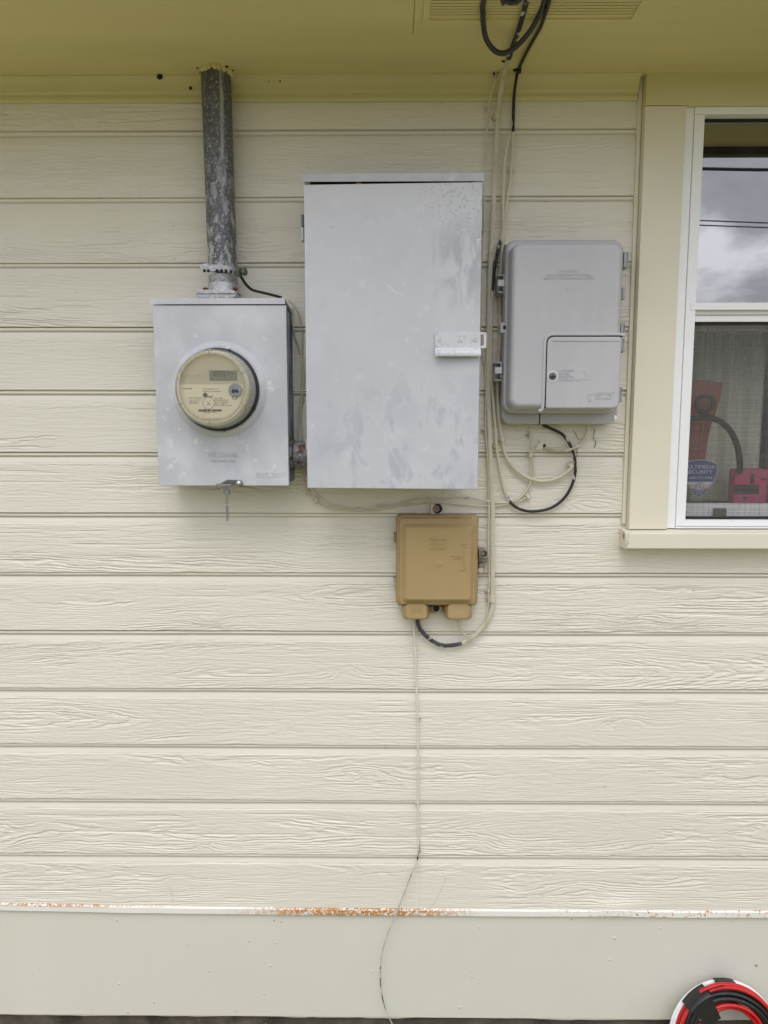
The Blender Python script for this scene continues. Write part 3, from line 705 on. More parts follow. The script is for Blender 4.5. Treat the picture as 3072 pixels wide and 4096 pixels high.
# seven segment digits 105557
SEG = {'0': 'abcdef', '1': 'bc', '5': 'acdfg', '7': 'abc'}
mb = MB(); dd_ = dP + .0013
for ch, x in zip('105557', (755, 802, 852, 900, 950, 1005)):
    x0, x1, y0, y1 = x - 17, x + 17, 520, 600; ym = 560; w = 8
    seg = dict(a=(x0 + 3, y0, x1 - 3, y0 + w), d=(x0 + 3, y1 - w, x1 - 3, y1), g=(x0 + 3, ym - w / 2, x1 - 3, ym + w / 2), f=(x0, y0 + 4, x0 + w, ym - 2), b=(x1 - w, y0 + 4, x1, ym - 2), e=(x0, ym + 2, x0 + w, y1 - 4), c=(x1 - w, ym + 2, x1, y1 - 4))
    for s_ in SEG[ch]:
        q0, q1 = fk(seg[s_][0], seg[s_][1]), fk(seg[s_][2], seg[s_][3]); mb.box(q0.x, q1.x, q1.z, q0.z, dd_ - .0004, dd_ + .0002, 0)
for x0, y0, x1, y1 in ((1045, 553, 1098, 563), (735, 632, 752, 645), (733, 650, 760, 655), (930, 615, 948, 632), (1055, 610, 1078, 622), (955, 656, 985, 662)):
    q0, q1 = fk(x0, y0), fk(x1, y1); mb.box(q0.x, q1.x, q1.z, q0.z, dd_ - .0004, dd_ + .0002, 0)
mb.build('digit_readout', mat('lcd_ink', (.055, .055, .04), .5, var=0), disp)
def kt(s_, x, y, hpx, wpx, m_=ink, align='LEFT', bold=0., shear=0., dep=.0003):
    k1 = fk(x, y); sc = (fk(x + 100, y).x - k1.x) / 100
    return letters(plate, 'printed_text', m_, s_, k1.x, k1.z, dP + .0008, hpx * sc, wpx * sc, dep, align, shear, bold)
kt('Honeywell', 258, 805, 21, 142, bold=.03)
kt('Electric Utility Meter- AMI', 587, 813, 18, 256)
kt('ENTERGY #  AM10964091', 587, 854, 18, 294)
kt('Entergy', 652, 934, 26, 100, shear=.2, bold=.01)
kt('FM 2S  Watthour Meter', 360, 961, 18, 236)
kt('Kh 7.2    TA: 30.0', 360, 996, 18, 190)
kt('120V-24kW L-L', 360, 1025, 17, 166)
kt('240V-48kW L-L', 360, 1051, 17, 166)
kt('Type: A4RES', 776, 966, 18, 140)
kt('KRDW82AS100YJ-80', 776, 999, 18, 232)
kt('CAT ID#: 0032167634', 776, 1030, 18, 232)
kt('HON#:     28887772', 776, 1057, 17, 206)
kt('CL200, 120-240V, 3W, 60Hz', 776, 1086, 18, 294)
kt('AM10964091 2167634', 598, 1203, 17, 222)
letters(meter, 'embossed_text', beige_up, 'Honeywell', fk(443, 588).x, fk(443, 588).z, dP, .0100, .089, .0008, bold=.02)
rb_ = random.Random(3)
mb = MB(); x = 517
while x < 898:
    w = rb_.choice([2.5, 2.5, 4.5, 6.5]); q0, q1 = fk(x, 1150), fk(x + w, 1188); mb.box(q0.x, q1.x, q1.z, q0.z, dP + .0004, dP + .0011, 0); x += w + rb_.choice([2.5, 3, 5])
bc = mb.build('barcode', ink, plate); bc['kind'] = 'stuff'
q_ = fk(627, 913); MB().lathe((q_.x, -dP - .0008, q_.z), [(.0048, -.0002), (.0048, .0003)], 20).build('printed_globe', mat('globe_grey', (.14, .14, .13), .6, var=.6, vscale=500), plate)
q_ = fk(682, 1050); mb = MB(); mb.tube([(q_.x + .0122 * math.cos(k * math.pi / 16), -dP - .0009, q_.z + .0122 * math.sin(k * math.pi / 16)) for k in range(33)], .00035, 5, False)
for x0, y0, x1, y1 in ((652, 1015, 676, 1019), (652, 1019, 656, 1032), (690, 1015, 712, 1019), (708, 1019, 712, 1032), (664, 1044, 700, 1048), (664, 1056, 700, 1060), (655, 1068, 659, 1090), (655, 1066, 706, 1069), (702, 1069, 706, 1090)):
    q0, q1 = fk(x0, y0), fk(x1, y1); mb.box(q0.x, q1.x, q1.z, q0.z, dP + .0004, dP + .0011, 0)
mb.build('wiring_diagram', ink, plate)
q_ = fk(1119, 953); mb = MB(); mb.tube([(q_.x + .0046 * math.cos(k * math.pi / 10), -dP - .0009, q_.z + .0046 * math.sin(k * math.pi / 10)) for k in range(21)], .0006, 5, False); mb.build('certification_mark', ink, plate)
kt('UL', 1119, 953, 15, 16, align='CENTER'); kt('c us', 1142, 962, 14, 36)
# optical port
op = fk(1132, 838); ro = (fk(1240, 838).x - fk(1022, 838).x) / 2
port_m = mat('port_metal', (.34, .34, .40), .45, .5, var=.15, vscale=120)
ol = [(op.x + ro * math.cos(math.radians(a)), op.z + ro * math.sin(math.radians(a))) for a in range(-62, 243, 8)]
mb = MB(); mb.rings([[(x, -dP - .0009, z) for x, z in ol], [(x, -dP - .0052, z) for x, z in ol], [(op.x + (x - op.x) * .93, -dP - .0060, op.z + (z - op.z) * .93) for x, z in ol]]); port = mb.build('optical_port', port_m, meter)
mb = MB()
for x, y, r_ in ((1104, 852, .0042), (1162, 850, .0042)): q_ = fk(x, y); mb.lathe((q_.x, -dP - .0061, q_.z), [(r_, -.0002), (r_ * .9, .0003)], 18)
mb.build('port_hole', black_pl, port)
mb = MB()
for x, y, r_ in ((1060, 828, .003), (1200, 826, .003)): q_ = fk(x, y); mb.lathe((q_.x, -dP - .0061, q_.z), [(r_, -.0002), (r_ * .8, .0008)], 14)
mb.build('port_screw', steel_bright, port)
# dome: tapered clear wall and flat front, thicker rolled rim with six ribs
mb = MB(); mb.lathe(C0, [(RB - .0035, .0152), (RB - .0050, .030), (RF + .0035, .050), (RF, .0590), (RF - .004, .0615), (RF - .006, .0620)], 96, cap0=False, cap1=True); mb.build('clear_dome', cover_mat, meter, angle=50)
mb = MB(); cr_ = Vector((cen.x, -dB - .0585, cen.z))
mb.lathe((cen.x, -dB, cen.z), [(RF + .0006, .0525), (RF + .0012, .0575), (RF - .0005, .0612), (RF - .004, .0632), (RF - .0085, .0628), (RF - .0095, .0618), (RF - .008, .0605), (RF - .002, .0560), (RF - .0005, .0525)], 96, cap0=False, cap1=False)
mb.build('dome_rim', rim_mat, meter, angle=60)
for q in (95, 150, 205, 265, 333, 28):
    a = math.radians(q); u = Vector((math.cos(a), 0, math.sin(a)))
    MB().tube([cr_ + u * (RF - .0100) + Vector((0, -.0045, 0)), cr_ + u * (RF - .003) + Vector((0, -.0052, 0)), cr_ + u * (RF + .0012) + Vector((0, -.002, 0)), cr_ + u * (RF + .0025) + Vector((0, .008, 0)), cr_ + u * (RF + .0045) + Vector((0, .020, 0))], .0012, 8).build('dome_rib', rim_mat, meter)
for lst in ([(990, 262), (1038, 286), (1084, 316), (1128, 350)], [(1018, 1352), (1064, 1327), (1110, 1299), (1152, 1266)]):
    for x, y in lst:
        v_ = Q('k', x, y, dB + .050) - Vector((cen.x, 0, cen.z)); a = math.atan2(v_.z, v_.x)
        c_ = Vector((cen.x, 0, cen.z)) + Vector((math.cos(a), 0, math.sin(a))) * (RF - .0035); tdir = Vector((-math.sin(a), 0, math.cos(a))) * .0022; ndir = Vector((math.cos(a), 0, math.sin(a))) * .0014
        MB().rings([[Vector((c_.x, -dB - h_, c_.z)) + s1 * tdir + s2 * ndir for s1, s2 in ((-1, -1), (1, -1), (1, 1), (-1, 1))] for h_ in (.0492, .0505)]).build('vent_slot', black_pl, meter)

# ------------------------------------------------------------------ service conduit above the meter box
top = Q('a', 932, 312, .045); bot = Q('c', 772, 330, .052)
conduit = thing('conduit', (bot.x, -.052, bot.z), 'tall weathered galvanised conduit pipe rising from the meter box into the eave', 'conduit')
rc = (Q('a', 995, 315, .045).x - Q('a', 868, 315, .045).x) / 2
pth = [top + Vector((0, 0, .012)) + (Q('c', 772, 160, .052) - top) * (k / 12) for k in range(13)]
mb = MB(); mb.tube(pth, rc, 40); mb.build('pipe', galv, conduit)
def ax(y): return Q('c', 772 + 3 * (y - 160) / 90, y, .052)
mb = MB(); a_, b_ = ax(162), ax(236); n = 7
prof = []
for k in range(n):
    h0 = (a_.z - b_.z) * k / n; hh = (a_.z - b_.z) / n
    prof += [(rc * .965, h0), (rc * 1.0, h0 + hh * .35), (rc * 1.0, h0 + hh * .6), (rc * .965, h0 + hh * .95)]
mb.lathe(b_, prof, 40, (0, 0, 1)); mb.build('thread', zinc, conduit)
a_, b_ = ax(234), ax(327); hgt = a_.z - b_.z
mb = MB(); mb.lathe(b_, [(rc * 1.03, hgt), (rc * 1.06, hgt * .92), (rc * 1.06, hgt * .45), (rc * 1.12, hgt * .2), (rc * 1.2, .004)][::-1], 40, (0, 0, 1))
mb.slab(Q('c', 594, 318, .052).x, Q('c', 910, 318, .052).x, b_.z - .012, b_.z + .0065, .008, .094, .010, .002); hub = mb.build('hub', zinc, conduit)
for x in (632, 873):
    q_ = Q('c', x, 303, .085); MB().lathe((q_.x, q_.y, b_.z + .0066), [(.0058, 0), (.0058, .004), (.004, .0052)], 6, (0, 0, 1)).build('hub_screw', rust_solid, hub)
# ground strap clamp
c_ = Q('c', 772, 125, .052)
mb = MB(); n = 26; zw = (Q('c', 772, 95, .083).z - Q('c', 772, 150, .083).z) / 2
rs = []
left_tip = Q('c', 590, 118, .085)
pts = [(left_tip.x, left_tip.y, c_.z + .004)] + [(left_tip.x + .012, -.086, c_.z + .003)]
for k in range(n):
    q = math.radians(205 + (345 - 205) * k / (n - 1)); pts.append((c_.x + (rc + .0022) * math.cos(q), c_.y + (rc + .0022) * math.sin(q), c_.z + .002 - .005 * k / n))
pts = [pts[0], pts[1]] + [p_ for p_ in pts[2:] if p_[0] > c_.x - rc * .55]
for i_, p_ in enumerate(pts):
    w_ = zw * (.55 if i_ == 0 else 1)
    rs.append([(p_[0], p_[1], p_[2] - w_), (p_[0], p_[1], p_[2] + w_), (p_[0], p_[1] + .0015, p_[2] + w_), (p_[0], p_[1] + .0015, p_[2] - w_)])
mb.rings(rs); clamp = mb.build('ground_clamp', zinc, conduit)
mb = MB()
for x in (620, 652, 722, 757, 790, 824, 852):
    q = Q('c', x, 119, .088); dx = (q.x - c_.x); yy = c_.y - math.sqrt(max(0, (rc + .0024) ** 2 - dx * dx)) if abs(dx) < rc * .95 else -.0865
    if x < 690: yy = min(yy, -.0862)
    mb.lathe((q.x, yy, q.z), [(.0040 if x > 700 else .0033, -.0006), (.0040 if x > 700 else .0033, .0007)], 14)
mb.build('clamp_hole', black_gap, clamp)
brass = mat('green_brass', (.13, .15, .11), .45, .7, var=.3, vscale=150)
q_ = Q('c', 905, 132, .088)
mb = MB(); mb.lathe((q_.x - .004, q_.y, q_.z), [(.0105, 0), (.0105, .008), (.007, .009)], 6, (1, -.25, 0)); mb.lathe((q_.x + .005, q_.y - .002, q_.z), [(.0045, 0), (.0045, .005), (.008, .0055), (.008, .010), (.006, .0115)], 20, (1, -.35, 0)); mb.build('clamp_screw', brass, clamp)
# broken sealant where the pipe meets the eave
mb = MB(); rnd = random.Random(9)
for k in range(30):
    a = k * math.pi * 2 / 30; s_ = rnd.uniform(.0024, .0058)
    c2 = Vector((top.x + (rc + .001) * math.cos(a), top.y + (rc + .001) * math.sin(a), ZS - .002))
    mb.lathe(c2 + Vector((0, 0, .003)), [(s_, 0), (s_ * 1.1, .004 + s_ * .4), (s_ * .6, .007 + s_ * .8), (.0004, .008 + s_)], 7, (rnd.uniform(-.5, .5), rnd.uniform(-.5, .5), -1))
sl_ = mb.build('sealant', soffit_paint, conduit); sl_['kind'] = 'stuff'
for a in (.5, 2.7, 3.6, 5.6, 6.1): MB().lathe((top.x + (rc + .006) * math.cos(a), top.y + (rc + .006) * math.sin(a), ZS - .0004), [(.0036, 0), (.003, .0012)], 8, (0, 0, -1)).build('sealant_gap', black_gap, conduit)

# black ground wire from the clamp down behind the meter box
def cable(name, label, pts, r, m_, group=None, n=10, flat=1., mats=None, cat='cable', jitter=.0):
    mb = MB(); mb.tube(pts, r, n, True, flat, mats, jitter); o = mb.build(name, m_, None, angle=60); return tag(o, label, cat, group)
blk = mat('black_cable', (.012, .012, .013), .38, var=.2, vscale=80, spec=.5)
cable('ground_wire', 'short black ground wire from the pipe clamp to the top of the meter box', trace(('o', [(812, 165, .088), (835, 195, .088), (865, 250, .082), (905, 310, .075), (960, 365, .066), (1010, 390, .060), (1100, 412, .055), (1200, 435, .05), (1300, 462, .045), (1360, 480, .040)])), .0031, blk, cat='wire')

# ------------------------------------------------------------------ nipple between the two boxes
nc = Q('t', 195, 1600, .055); rn = (Q('t', 195, 1466, .055).z - Q('t', 195, 1735, .055).z) / 2
nip = thing('pipe_nipple', nc, 'short rusty pipe stub joining the meter box to the big grey panel', 'pipe')
MB().lathe((bx1 - .012, nc.y, nc.z), [(rn, 0), (rn, .075)], 36, (1, 0, 0)).build('stub', rusty, nip)
MB().lathe((bx1 - .0005, nc.y, nc.z), [(rn * 1.22, 0), (rn * 1.22, .005), (rn * 1.05, .008)], 36, (1, 0, 0)).build('locknut', rusty, nip)

# ------------------------------------------------------------------ breaker panel
dD = .150
px0 = (Q('d', 93, 147, dD).x + Q('d', 122, 1972, dD).x) / 2; px1 = (Q('d', 1178, 128, dD + .008).x + Q('d', 1135, 1980, dD + .008).x) / 2
pz0 = Q('d', 600, 1976, dD).z; pz1 = Q('d', 122, 146, dD).z
kx0, kx1, kz0, kz1 = rectq('d', 88, 68, 1183, 128, dD + .006)
panel = thing('breaker_panel', ((px0 + px1) / 2, 0, pz0), 'large tall grey steel breaker panel with a closed door and a latch plate', 'electrical panel')
panel_m = mat('panel_door_paint', (.495, .508, .54), .42, var=.05, vscale=3, spec=.4,
    layers=[dict(color=(.545, .555, .59), scale=5, lo=.42, hi=.70, amt=.7, dist=.4), dict(color=(.44, .455, .50), scale=10, lo=.5, hi=.66, amt=.65, dist=.3),
            dict(color=(.56, .565, .58), scale=3.2, lo=.3, hi=.6, amt=.6, zone=((0, 0, .66), (.4, .6, .22))),
            dict(color=(.33, .335, .35), scale=125, lo=.40, hi=.22, voronoi=1, amt=.6, zone=((.135, 0, .61), (.095, .6, .13))),
            dict(color=(.35, .36, .395), scale=22, lo=.46, hi=.56, amt=.8, zone=((.15, 0, .455), (.10, .6, .11)), stretch=(1.8, 1, .6), dist=.5), dict(color=(.66, .67, .68), scale=60, lo=.60, hi=.68, amt=.7, zone=((.16, 0, .46), (.08, .6, .14))),
            dict(color=(.40, .412, .455), scale=22, lo=.53, hi=.61, amt=.75, zone=((.05, 0, .08), (.3, .6, .2)), stretch=(1.5, 1, .7), dist=.6), dict(color=(.62, .63, .655), scale=42, lo=.60, hi=.75, amt=.5), dict(color=(.47, .475, .50), scale=90, lo=.64, hi=.72, amt=.5), dict(color=(.15, .15, .16), scale=70, lo=.735, hi=.76, amt=.8)], bump=(7, .05, .006))
MB().box(px0 + .008, px1 - .012, pz0 + .008, kz1 - .006, .006, .128, .002).build('body', mat('panel_body_paint', (.42, .43, .45), .5, var=.06), panel)
MB().box(px0 + .012, px1 - .016, pz1 - .06, kz0 + .02, .1285, dD - .012, 0).build('door_gap', black_gap, panel)
def warp(x): return dD + .014 * (x - px0) / (px1 - px0)
zA, zBq = Q('d', 93, 147, dD).z, Q('d', 1178, 128, warp(px1)).z - .001
mb = MB()
b2 = .0022
def dr(ix, d_off):
    return [(px0 + ix, -(warp(px0) + d_off), pz0 + ix + .0015), (px1 - ix, -(warp(px1) + d_off), pz0 + ix), (px1 - ix, -(warp(px1) + d_off), zBq - ix), (px0 + ix, -(warp(px0) + d_off), zA - ix)]
mb.rings([dr(0, -.022), dr(0, -b2), dr(b2 * .3, -b2 * .3), dr(b2, 0)]); mb.build('door', panel_m, panel)
mb = MB(); mb.rings([[(x, -.006, kz1), (x, -(dD + .004), kz1 - .002), (x, -(dD + .006), kz1 - .004), (x, -(dD + .006), kz0), (x, -(dD + .0045), kz0), (x, -(dD + .003), kz1 - .008), (x, -.006, kz1 - .01)] for x in (kx0, kx1)])
mb.build('top_cap', steel_old, panel)
# latch plate
dl = warp(px1 - .05) + .003
lx0, lx1, lz0, lz1 = rectq('d', 886, 1034, 1160, 1183, dl); lzm = Q('d', 1000, 1128, dl).z
mb = MB(); mb.slab(lx0, lx1, lzm, lz1, dl - .0025, dl, .003, .0005)
mb.rings([[(x, -dl, lzm + .0002), (x, -(dl + .008), lzm - .007), (x, -(dl + .010), lzm - .012), (x, -(dl + .010), lz0 + .002), (x, -(dl + .0086), lz0), (x, -(dl + .0070), lzm - .010), (x, -(dl - .0012), lzm + .0002)] for x in (lx0, lx0 + .002, lx1 - .002, lx1)])
lp = mb.build('latch_plate', mat('latch_paint', (.55, .56, .59), .42, var=.08, vscale=30, layers=[dict(color=(.38, .385, .41), scale=60, lo=.5, hi=.62, amt=.7), dict(color=(.72, .73, .75), scale=110, lo=.62, hi=.68), dict(color=(.3, .14, .08), scale=60, lo=.7, hi=.74)]), panel)
hx0, hx1, hz0, hz1 = rectq('d', 1161, 1034, 1196, 1130, dl)
mb = MB()
for x0, x1, z0, z1 in ((lx1 - .002, hx1, hz1 - .005, hz1), (lx1 - .002, hx1, hz0, hz0 + .005), (hx1 - .0055, hx1, hz0 + .005, hz1 - .005)): mb.box(x0, x1, z0, z1, dl - .0026, dl - .0002, .0003)
mb.build('latch_eye', MATS['latch_paint'], lp)
for x, y in ((913, 1080), (1033, 1084), (1131, 1080)):
    q_ = Q('d', x, y, dl); MB().lathe((q_.x, -dl, q_.z), [(.0048, -.0002), (.0048, .0006), (.003, .0012), (.0026, .0002), (.0006, .0002)], 18).build('rivet', MATS['latch_paint'], lp)
for y0, y1 in ((332, 405), (408, 490)):
    a_, b_ = Q('d', 84, y0, dD - .02), Q('d', 100, y1, dD - .02); MB().box(a_.x, b_.x, b_.z, a_.z, dD - .03, dD - .012, .002).build('hinge', steel_old if y0 > 400 else mat('dark_hinge', (.13, .13, .14), .5), panel)
a_, b_ = Q('t', 255, 1446, .13), Q('t', 285, 1562, .13); MB().box(a_.x, b_.x, b_.z, a_.z, .10, .126, .001).build('hinge', steel_old, panel)
for pts in ([(578, 737), (640, 780), (722, 832)], [(590, 748), (660, 800), (700, 828)], [(1062, 850), (1070, 875), (1084, 898)], [(820, 282), (816, 310), (815, 335)]):
    mb = MB(); mb.tube(spline([Q('d', x, y, warp(Q('d', x, y, dD).x) - .0002) for x, y in pts], .006), .0007, 5, True, .5, None, .5, len(pts)); mb.build('scratch', mat('scratch_pale', (.62, .63, .65), .5), panel)
mb = MB(); q_ = Q('d', 428, 140, dD); mb.lathe((q_.x, q_.y + .006, q_.z), [(.008, -.004), (.006, .003), (.002, .006)], 9, (0, -1, .3)); mb.build('mud_dab', mat('mud', (.33, .2, .13), .9, var=.3), panel)

# ================================================================== GREY NETWORK BOX
nid_m = mat('grey_abs_plastic', (.435, .435, .455), .55, var=.04, vscale=7, spec=.35, layers=[dict(color=(.47, .47, .49), scale=5, lo=.5, hi=.7, amt=.45, stretch=(1.6, 1, .7)), dict(color=(.53, .53, .54), scale=7, lo=.52, hi=.72, amt=.3, stretch=(2.4, 1, .5)), dict(color=(.33, .33, .345), scale=80, lo=.72, hi=.76, amt=.6)], bump=(160, .08, .001))
nid_d = mat('grey_abs_edge', (.36, .36, .37), .55, var=.08, vscale=30, layers=[dict(color=(.6, .6, .6), scale=60, lo=.7, hi=.74)])
d1, d2, d3 = .048, .078, .118
def rq(x0t, x0b, x1t, x1b, y0, y1, d):
    a, b_, c_, e_ = Q('e', x0t, y0, d), Q('e', x1t, y0, d), Q('e', x0b, y1, d), Q('e', x1b, y1, d)
    return [(a.x + c_.x) / 2, (b_.x + e_.x) / 2, (c_.z + e_.z) / 2, (a.z + b_.z) / 2]
B1 = rq(222, 197, 1098, 1046, 115, 1468, d1); B2 = rq(230, 204, 1102, 1050, 109, 1386, d2); B3 = rq(286, 246, 1092, 1056, 130, 1350, d3)
nid = thing('network_box', ((B1[0] + B1[1]) / 2, 0, B1[2]), 'grey rounded plastic network box with two covers beside the window', 'utility box')
MB().slab(*B1, .004, d1, .020, .004, 6).build('base', nid_m, nid)
mb = MB()
def rr3(B, ins, r, d): return [(x, -d, z) for x, z in rrect(B[0] + ins, B[1] - ins, B[2] + ins, B[3] - ins, r, 7)]
mb.rings([rr3(B2, .001, .022, d1 + .0006), rr3(B2, 0, .022, d1 + .004), rr3(B2, 0, .022, d2 - .004), rr3(B2, .002, .021, d2 - .0008), rr3(B2, .0045, .02, d2),
          rr3([B3[0] - .002, B3[1] + .001, B3[2] - .002, B3[3] + .002], .0, .018, d2 + .0015), rr3(B3, 0, .018, d3 - .012), rr3(B3, .002, .018, d3 - .005), rr3(B3, .006, .016, d3 - .0012), rr3(B3, .011, .014, d3)])
mb.build('main_cover', nid_m, nid, angle=50)
# lower right access door, standing a little proud, with its ridge
dx0, _, dz0, dz1 = rq(531, 520, 1090, 1070, 822, 1352, d3 + .003); dx1 = B3[1] + .002
mb = MB(); ol = lambda i, d, dx=0: [(x, -d, z) for x, z in rrect(dx0 + i, dx1 - i, dz0 + i, dz1 - i, (.006, .014, .004, .012), 5)]
mb.rings([ol(0, d2 + .002), ol(0, d3 + .0005), ol(.0012, d3 + .0026), ol(.003, d3 + .0032)]); door = mb.build('access_door', nid_m, nid, angle=50)
mb = MB(); zi = Q('e', 800, 852, d3 + .004).z; xi = Q('e', 566, 900, d3 + .004).x
mb.box(xi, dx1 - .004, zi - .0012, zi + .0012, d3 + .0028, d3 + .0046, .0008); mb.build('door_ridge', nid_m, door)
mb = MB()
gl_ = [Q('e', x, y, d3 + .0014) for x, y in ((1086, 819), (900, 819), (700, 819), (590, 819), (556, 828), (536, 850), (531, 890), (528, 1000), (524, 1150), (519, 1300), (516, 1352))]
mb.tube(spline(gl_, .004), .0011, 6); mb.build('door_gap', black_gap, nid)
mb = MB()
rd = [Q('e', x, y, d3) for x, y in ((1104, 812), (1060, 806), (900, 806), (600, 806), (560, 808), (530, 824), (518, 850), (513, 900), (510, 1000), (505, 1200), (500, 1330), (490, 1362), (470, 1372))]
mb.tube(spline(rd, .004), .0036, 8, True, .7); mb.build('cover_lip', nid_m, nid)
g0 = Q('e', 480, 1382, d1 + .0006); g1 = Q('e', 474, 1470, d1 + .0006)
mb = MB(); mb.tube([g0, g1], .0012, 6); mb.build('base_seam', black_gap, nid)
# hinges on the right, latches and a tab on the left
def eb(name, x0, y0, x1, y1, da, db, m_=nid_d, par=nid, bev=.0012):
    a_, b_ = Q('e', x0, y0, db), Q('e', x1, y1, db); return MB().slab(a_.x, b_.x, b_.z, a_.z, da, db, .0015, bev, 3).build(name, m_, par)
for x0, y0, x1, y1 in ((1100, 196, 1134, 315), (1077, 724, 1112, 818), (1072, 828, 1107, 936), (1055, 1193, 1092, 1303)):
    h_ = eb('hinge', x0, y0, x0 + 18, y1 - 6, .03, .072); eb('hinge_pin', x0 + 22, y0 + 10, x0 + 29, y1 - 10, .04, .062, nid_d, h_)
    eb('hinge_knuckle', x0 + 2, y0, x1, y0 + 13, .038, .068, nid_d, h_); eb('hinge_knuckle', x0 + 2, y1 - 13, x1, y1, .038, .068, nid_d, h_)
eb('side_clip', 1088, 458, 1108, 545, .03, .07)
for x0, y0, x1, y1 in ((168, 362, 232, 500), (146, 1008, 212, 1148)):
    k_ = eb('latch', x0, y0, x1, y0 + 13, .02, .062); eb('latch_plate', x0 + 2, y0 + 40, x1 - 12, y0 + 88, .058, .068, mat('pale_abs', (.56, .56, .56), .5, var=.1, vscale=60), k_)
    eb('latch_bar', x1 - 24, y0 + 13.5, x1 - 14, y1 - 18, .055, .064, nid_d, k_); eb('latch_foot', x0, y1 - 12, x1, y1, .02, .062, nid_d, k_); eb('latch_back', x0 - 2, y0 + 6, x0 + 30, y1 - 6, .006, .045, nid_d, k_)
    eb('latch_hollow', x0 + 31, y0 + 14, x1, y1 - 13, .006, .040, black_gap, k_)
tb = eb('pad_tab', 188, 718, 255, 795, .055, .077, nid_m); eb('tab_hole', 208, 740, 236, 769, .0771, .0776, black_gap, tb, 0)
s_ = Q('e', 572, 1115, d3 + .004)
MB().lathe((s_.x, -(d3 + .0033), s_.z), [(.0118, -.0006), (.0118, .0006), (.0098, .0012)], 28).build('screw_boss', mat('pale_abs', (.56,) * 3), door)
sc = MB().lathe((s_.x, -(d3 + .0046), s_.z), [(.0080, -.001), (.0080, .0004), (.0072, .0004), (.0066, -.0002), (.0062, .0008), (.003, .0015), (.0004, .0016)], 24).build('screw', steel_dark, door)
mb = MB(); mb.box(s_.x - .0044, s_.x + .0044, s_.z - .0009, s_.z + .0009, d3 + .0058, d3 + .0064, 0); mb.box(s_.x - .0009, s_.x + .0009, s_.z - .0044, s_.z + .0044, d3 + .0059, d3 + .0066, 0); sl2 = mb.build('screw_slot', black_gap, door)
def et(s_, x, y, hpx, wpx, par=nid, d=d3, align='CENTER', dep=.0007, shear=0., m_=None):
    p0_ = Q('e', x, y, d); sc_ = (Q('e', x + 100, y, d).x - p0_.x) / 100
    return letters(par, 'embossed_text', m_ or nid_m, s_, p0_.x, p0_.z, d, hpx * sc_, wpx * sc_, dep, align, shear)
et('WARNING', 692, 342, 26, 142); et('UNAUTHORIZED ENTRY TO COVER #1', 694, 371, 16, 335); et('SUBJECT TO CIVIL AND CRIMINAL ACTION', 692, 394, 16, 372); et('1', 686, 470, 44, 24)
dd3 = d3 + .0032
for k_, s_ in enumerate(('CUSTOMER', 'ACCESS', 'PERMITTED', 'COVER #2 ONLY')): et(s_, 617, 1076 + 22.5 * k_, 15, (112, 82, 112, 162)[k_], door, dd3, 'LEFT')
et('2', 815, 1112, 70, 46, door, dd3)
et('KEPTEL', 945, 1248, 28, 136, door, dd3, 'CENTER', .0009, .35); et('CPE 92000', 945, 1280, 16, 112, door, dd3); et('®', 1021, 1236, 9, 9, door, dd3)
for k_ in range(3):
    mb = MB(); mb.tube([Q('e', 866 - 14 * k_, 1236 + 2 * k_, dd3), Q('e', 842 - 4 * k_, 1272, dd3), Q('e', 858 - 6 * k_, 1300, dd3)], .0012, 6); mb.build('embossed_stripe', nid_m, door)
mb = MB(); q_ = Q('e', 1036, 1408, d1); mb.lathe(q_ + Vector((0, .002, -.004)), [(.0055, -.001), (.0065, .0012), (.003, .0028)], 14, (.8, -1, 0)); mb.build('paint_drip', mat('white_drip', (.78, .77, .72), .4), nid)

# ================================================================== TAN TELEPHONE BOX
tan_m = mat('tan_plastic', (.385, .28, .13), .5, var=.03, vscale=5, spec=.4, layers=[dict(color=(.43, .32, .17), scale=6, lo=.5, hi=.7, amt=.5), dict(color=(.30, .215, .135), scale=9, lo=.42, hi=.60, amt=.85, zone=((0, 0, .285), (.22, .3, .06))), dict(color=(.30, .27, .25), scale=18, lo=.5, hi=.64, amt=.8, zone=((0, 0, .292), (.24, .3, .035))), dict(color=(.36, .23, .07), scale=14, lo=.55, hi=.66, amt=.8, zone=((-.03, 0, .252), (.16, .3, .03)))], bump=(150, .05, .001))
tan_edge = mat('tan_plastic_edge', (.29, .215, .125), .55, var=.12, vscale=25, layers=[dict(color=(.62, .58, .48), scale=34, lo=.60, hi=.66, stretch=(1, 1, .5)), dict(color=(.36, .33, .30), scale=12, lo=.55, hi=.65)])
cream_cable = mat('cream_cable', (.60, .56, .44), .5, var=.07, vscale=40, spec=.35, layers=[dict(color=(.44, .39, .28), scale=22, lo=.58, hi=.68, amt=.7, stretch=(2, 2, .3))])
def fb(x0, y0, x1, y1, d): return list(rectq('f', x0, y0, x1, y1, d))
t1, t2, t3, t4 = .030, .045, .056, .070
T1 = fb(234, 213, 1142, 1225, t1); T2 = fb(238, 222, 1138, 1222, t2); T3 = fb(270, 256, 1114, 1214, t3); T4 = fb(303, 318, 1084, 1192, t3); T5 = fb(356, 364, 1052, 1150, t4)
tni = thing('telephone_box', ((T1[0] + T1[1]) / 2, 0, Q('f', 700, 1375, .03).z), 'tan plastic telephone box with a raised lid below the big grey panel', 'telephone box')
MB().slab(*T1, .004, t1, .013, .003, 6).build('base', tan_edge, tni)
def r_(B, r, d): return [(x, -d, z) for x, z in rrect(*B, r, 6)]
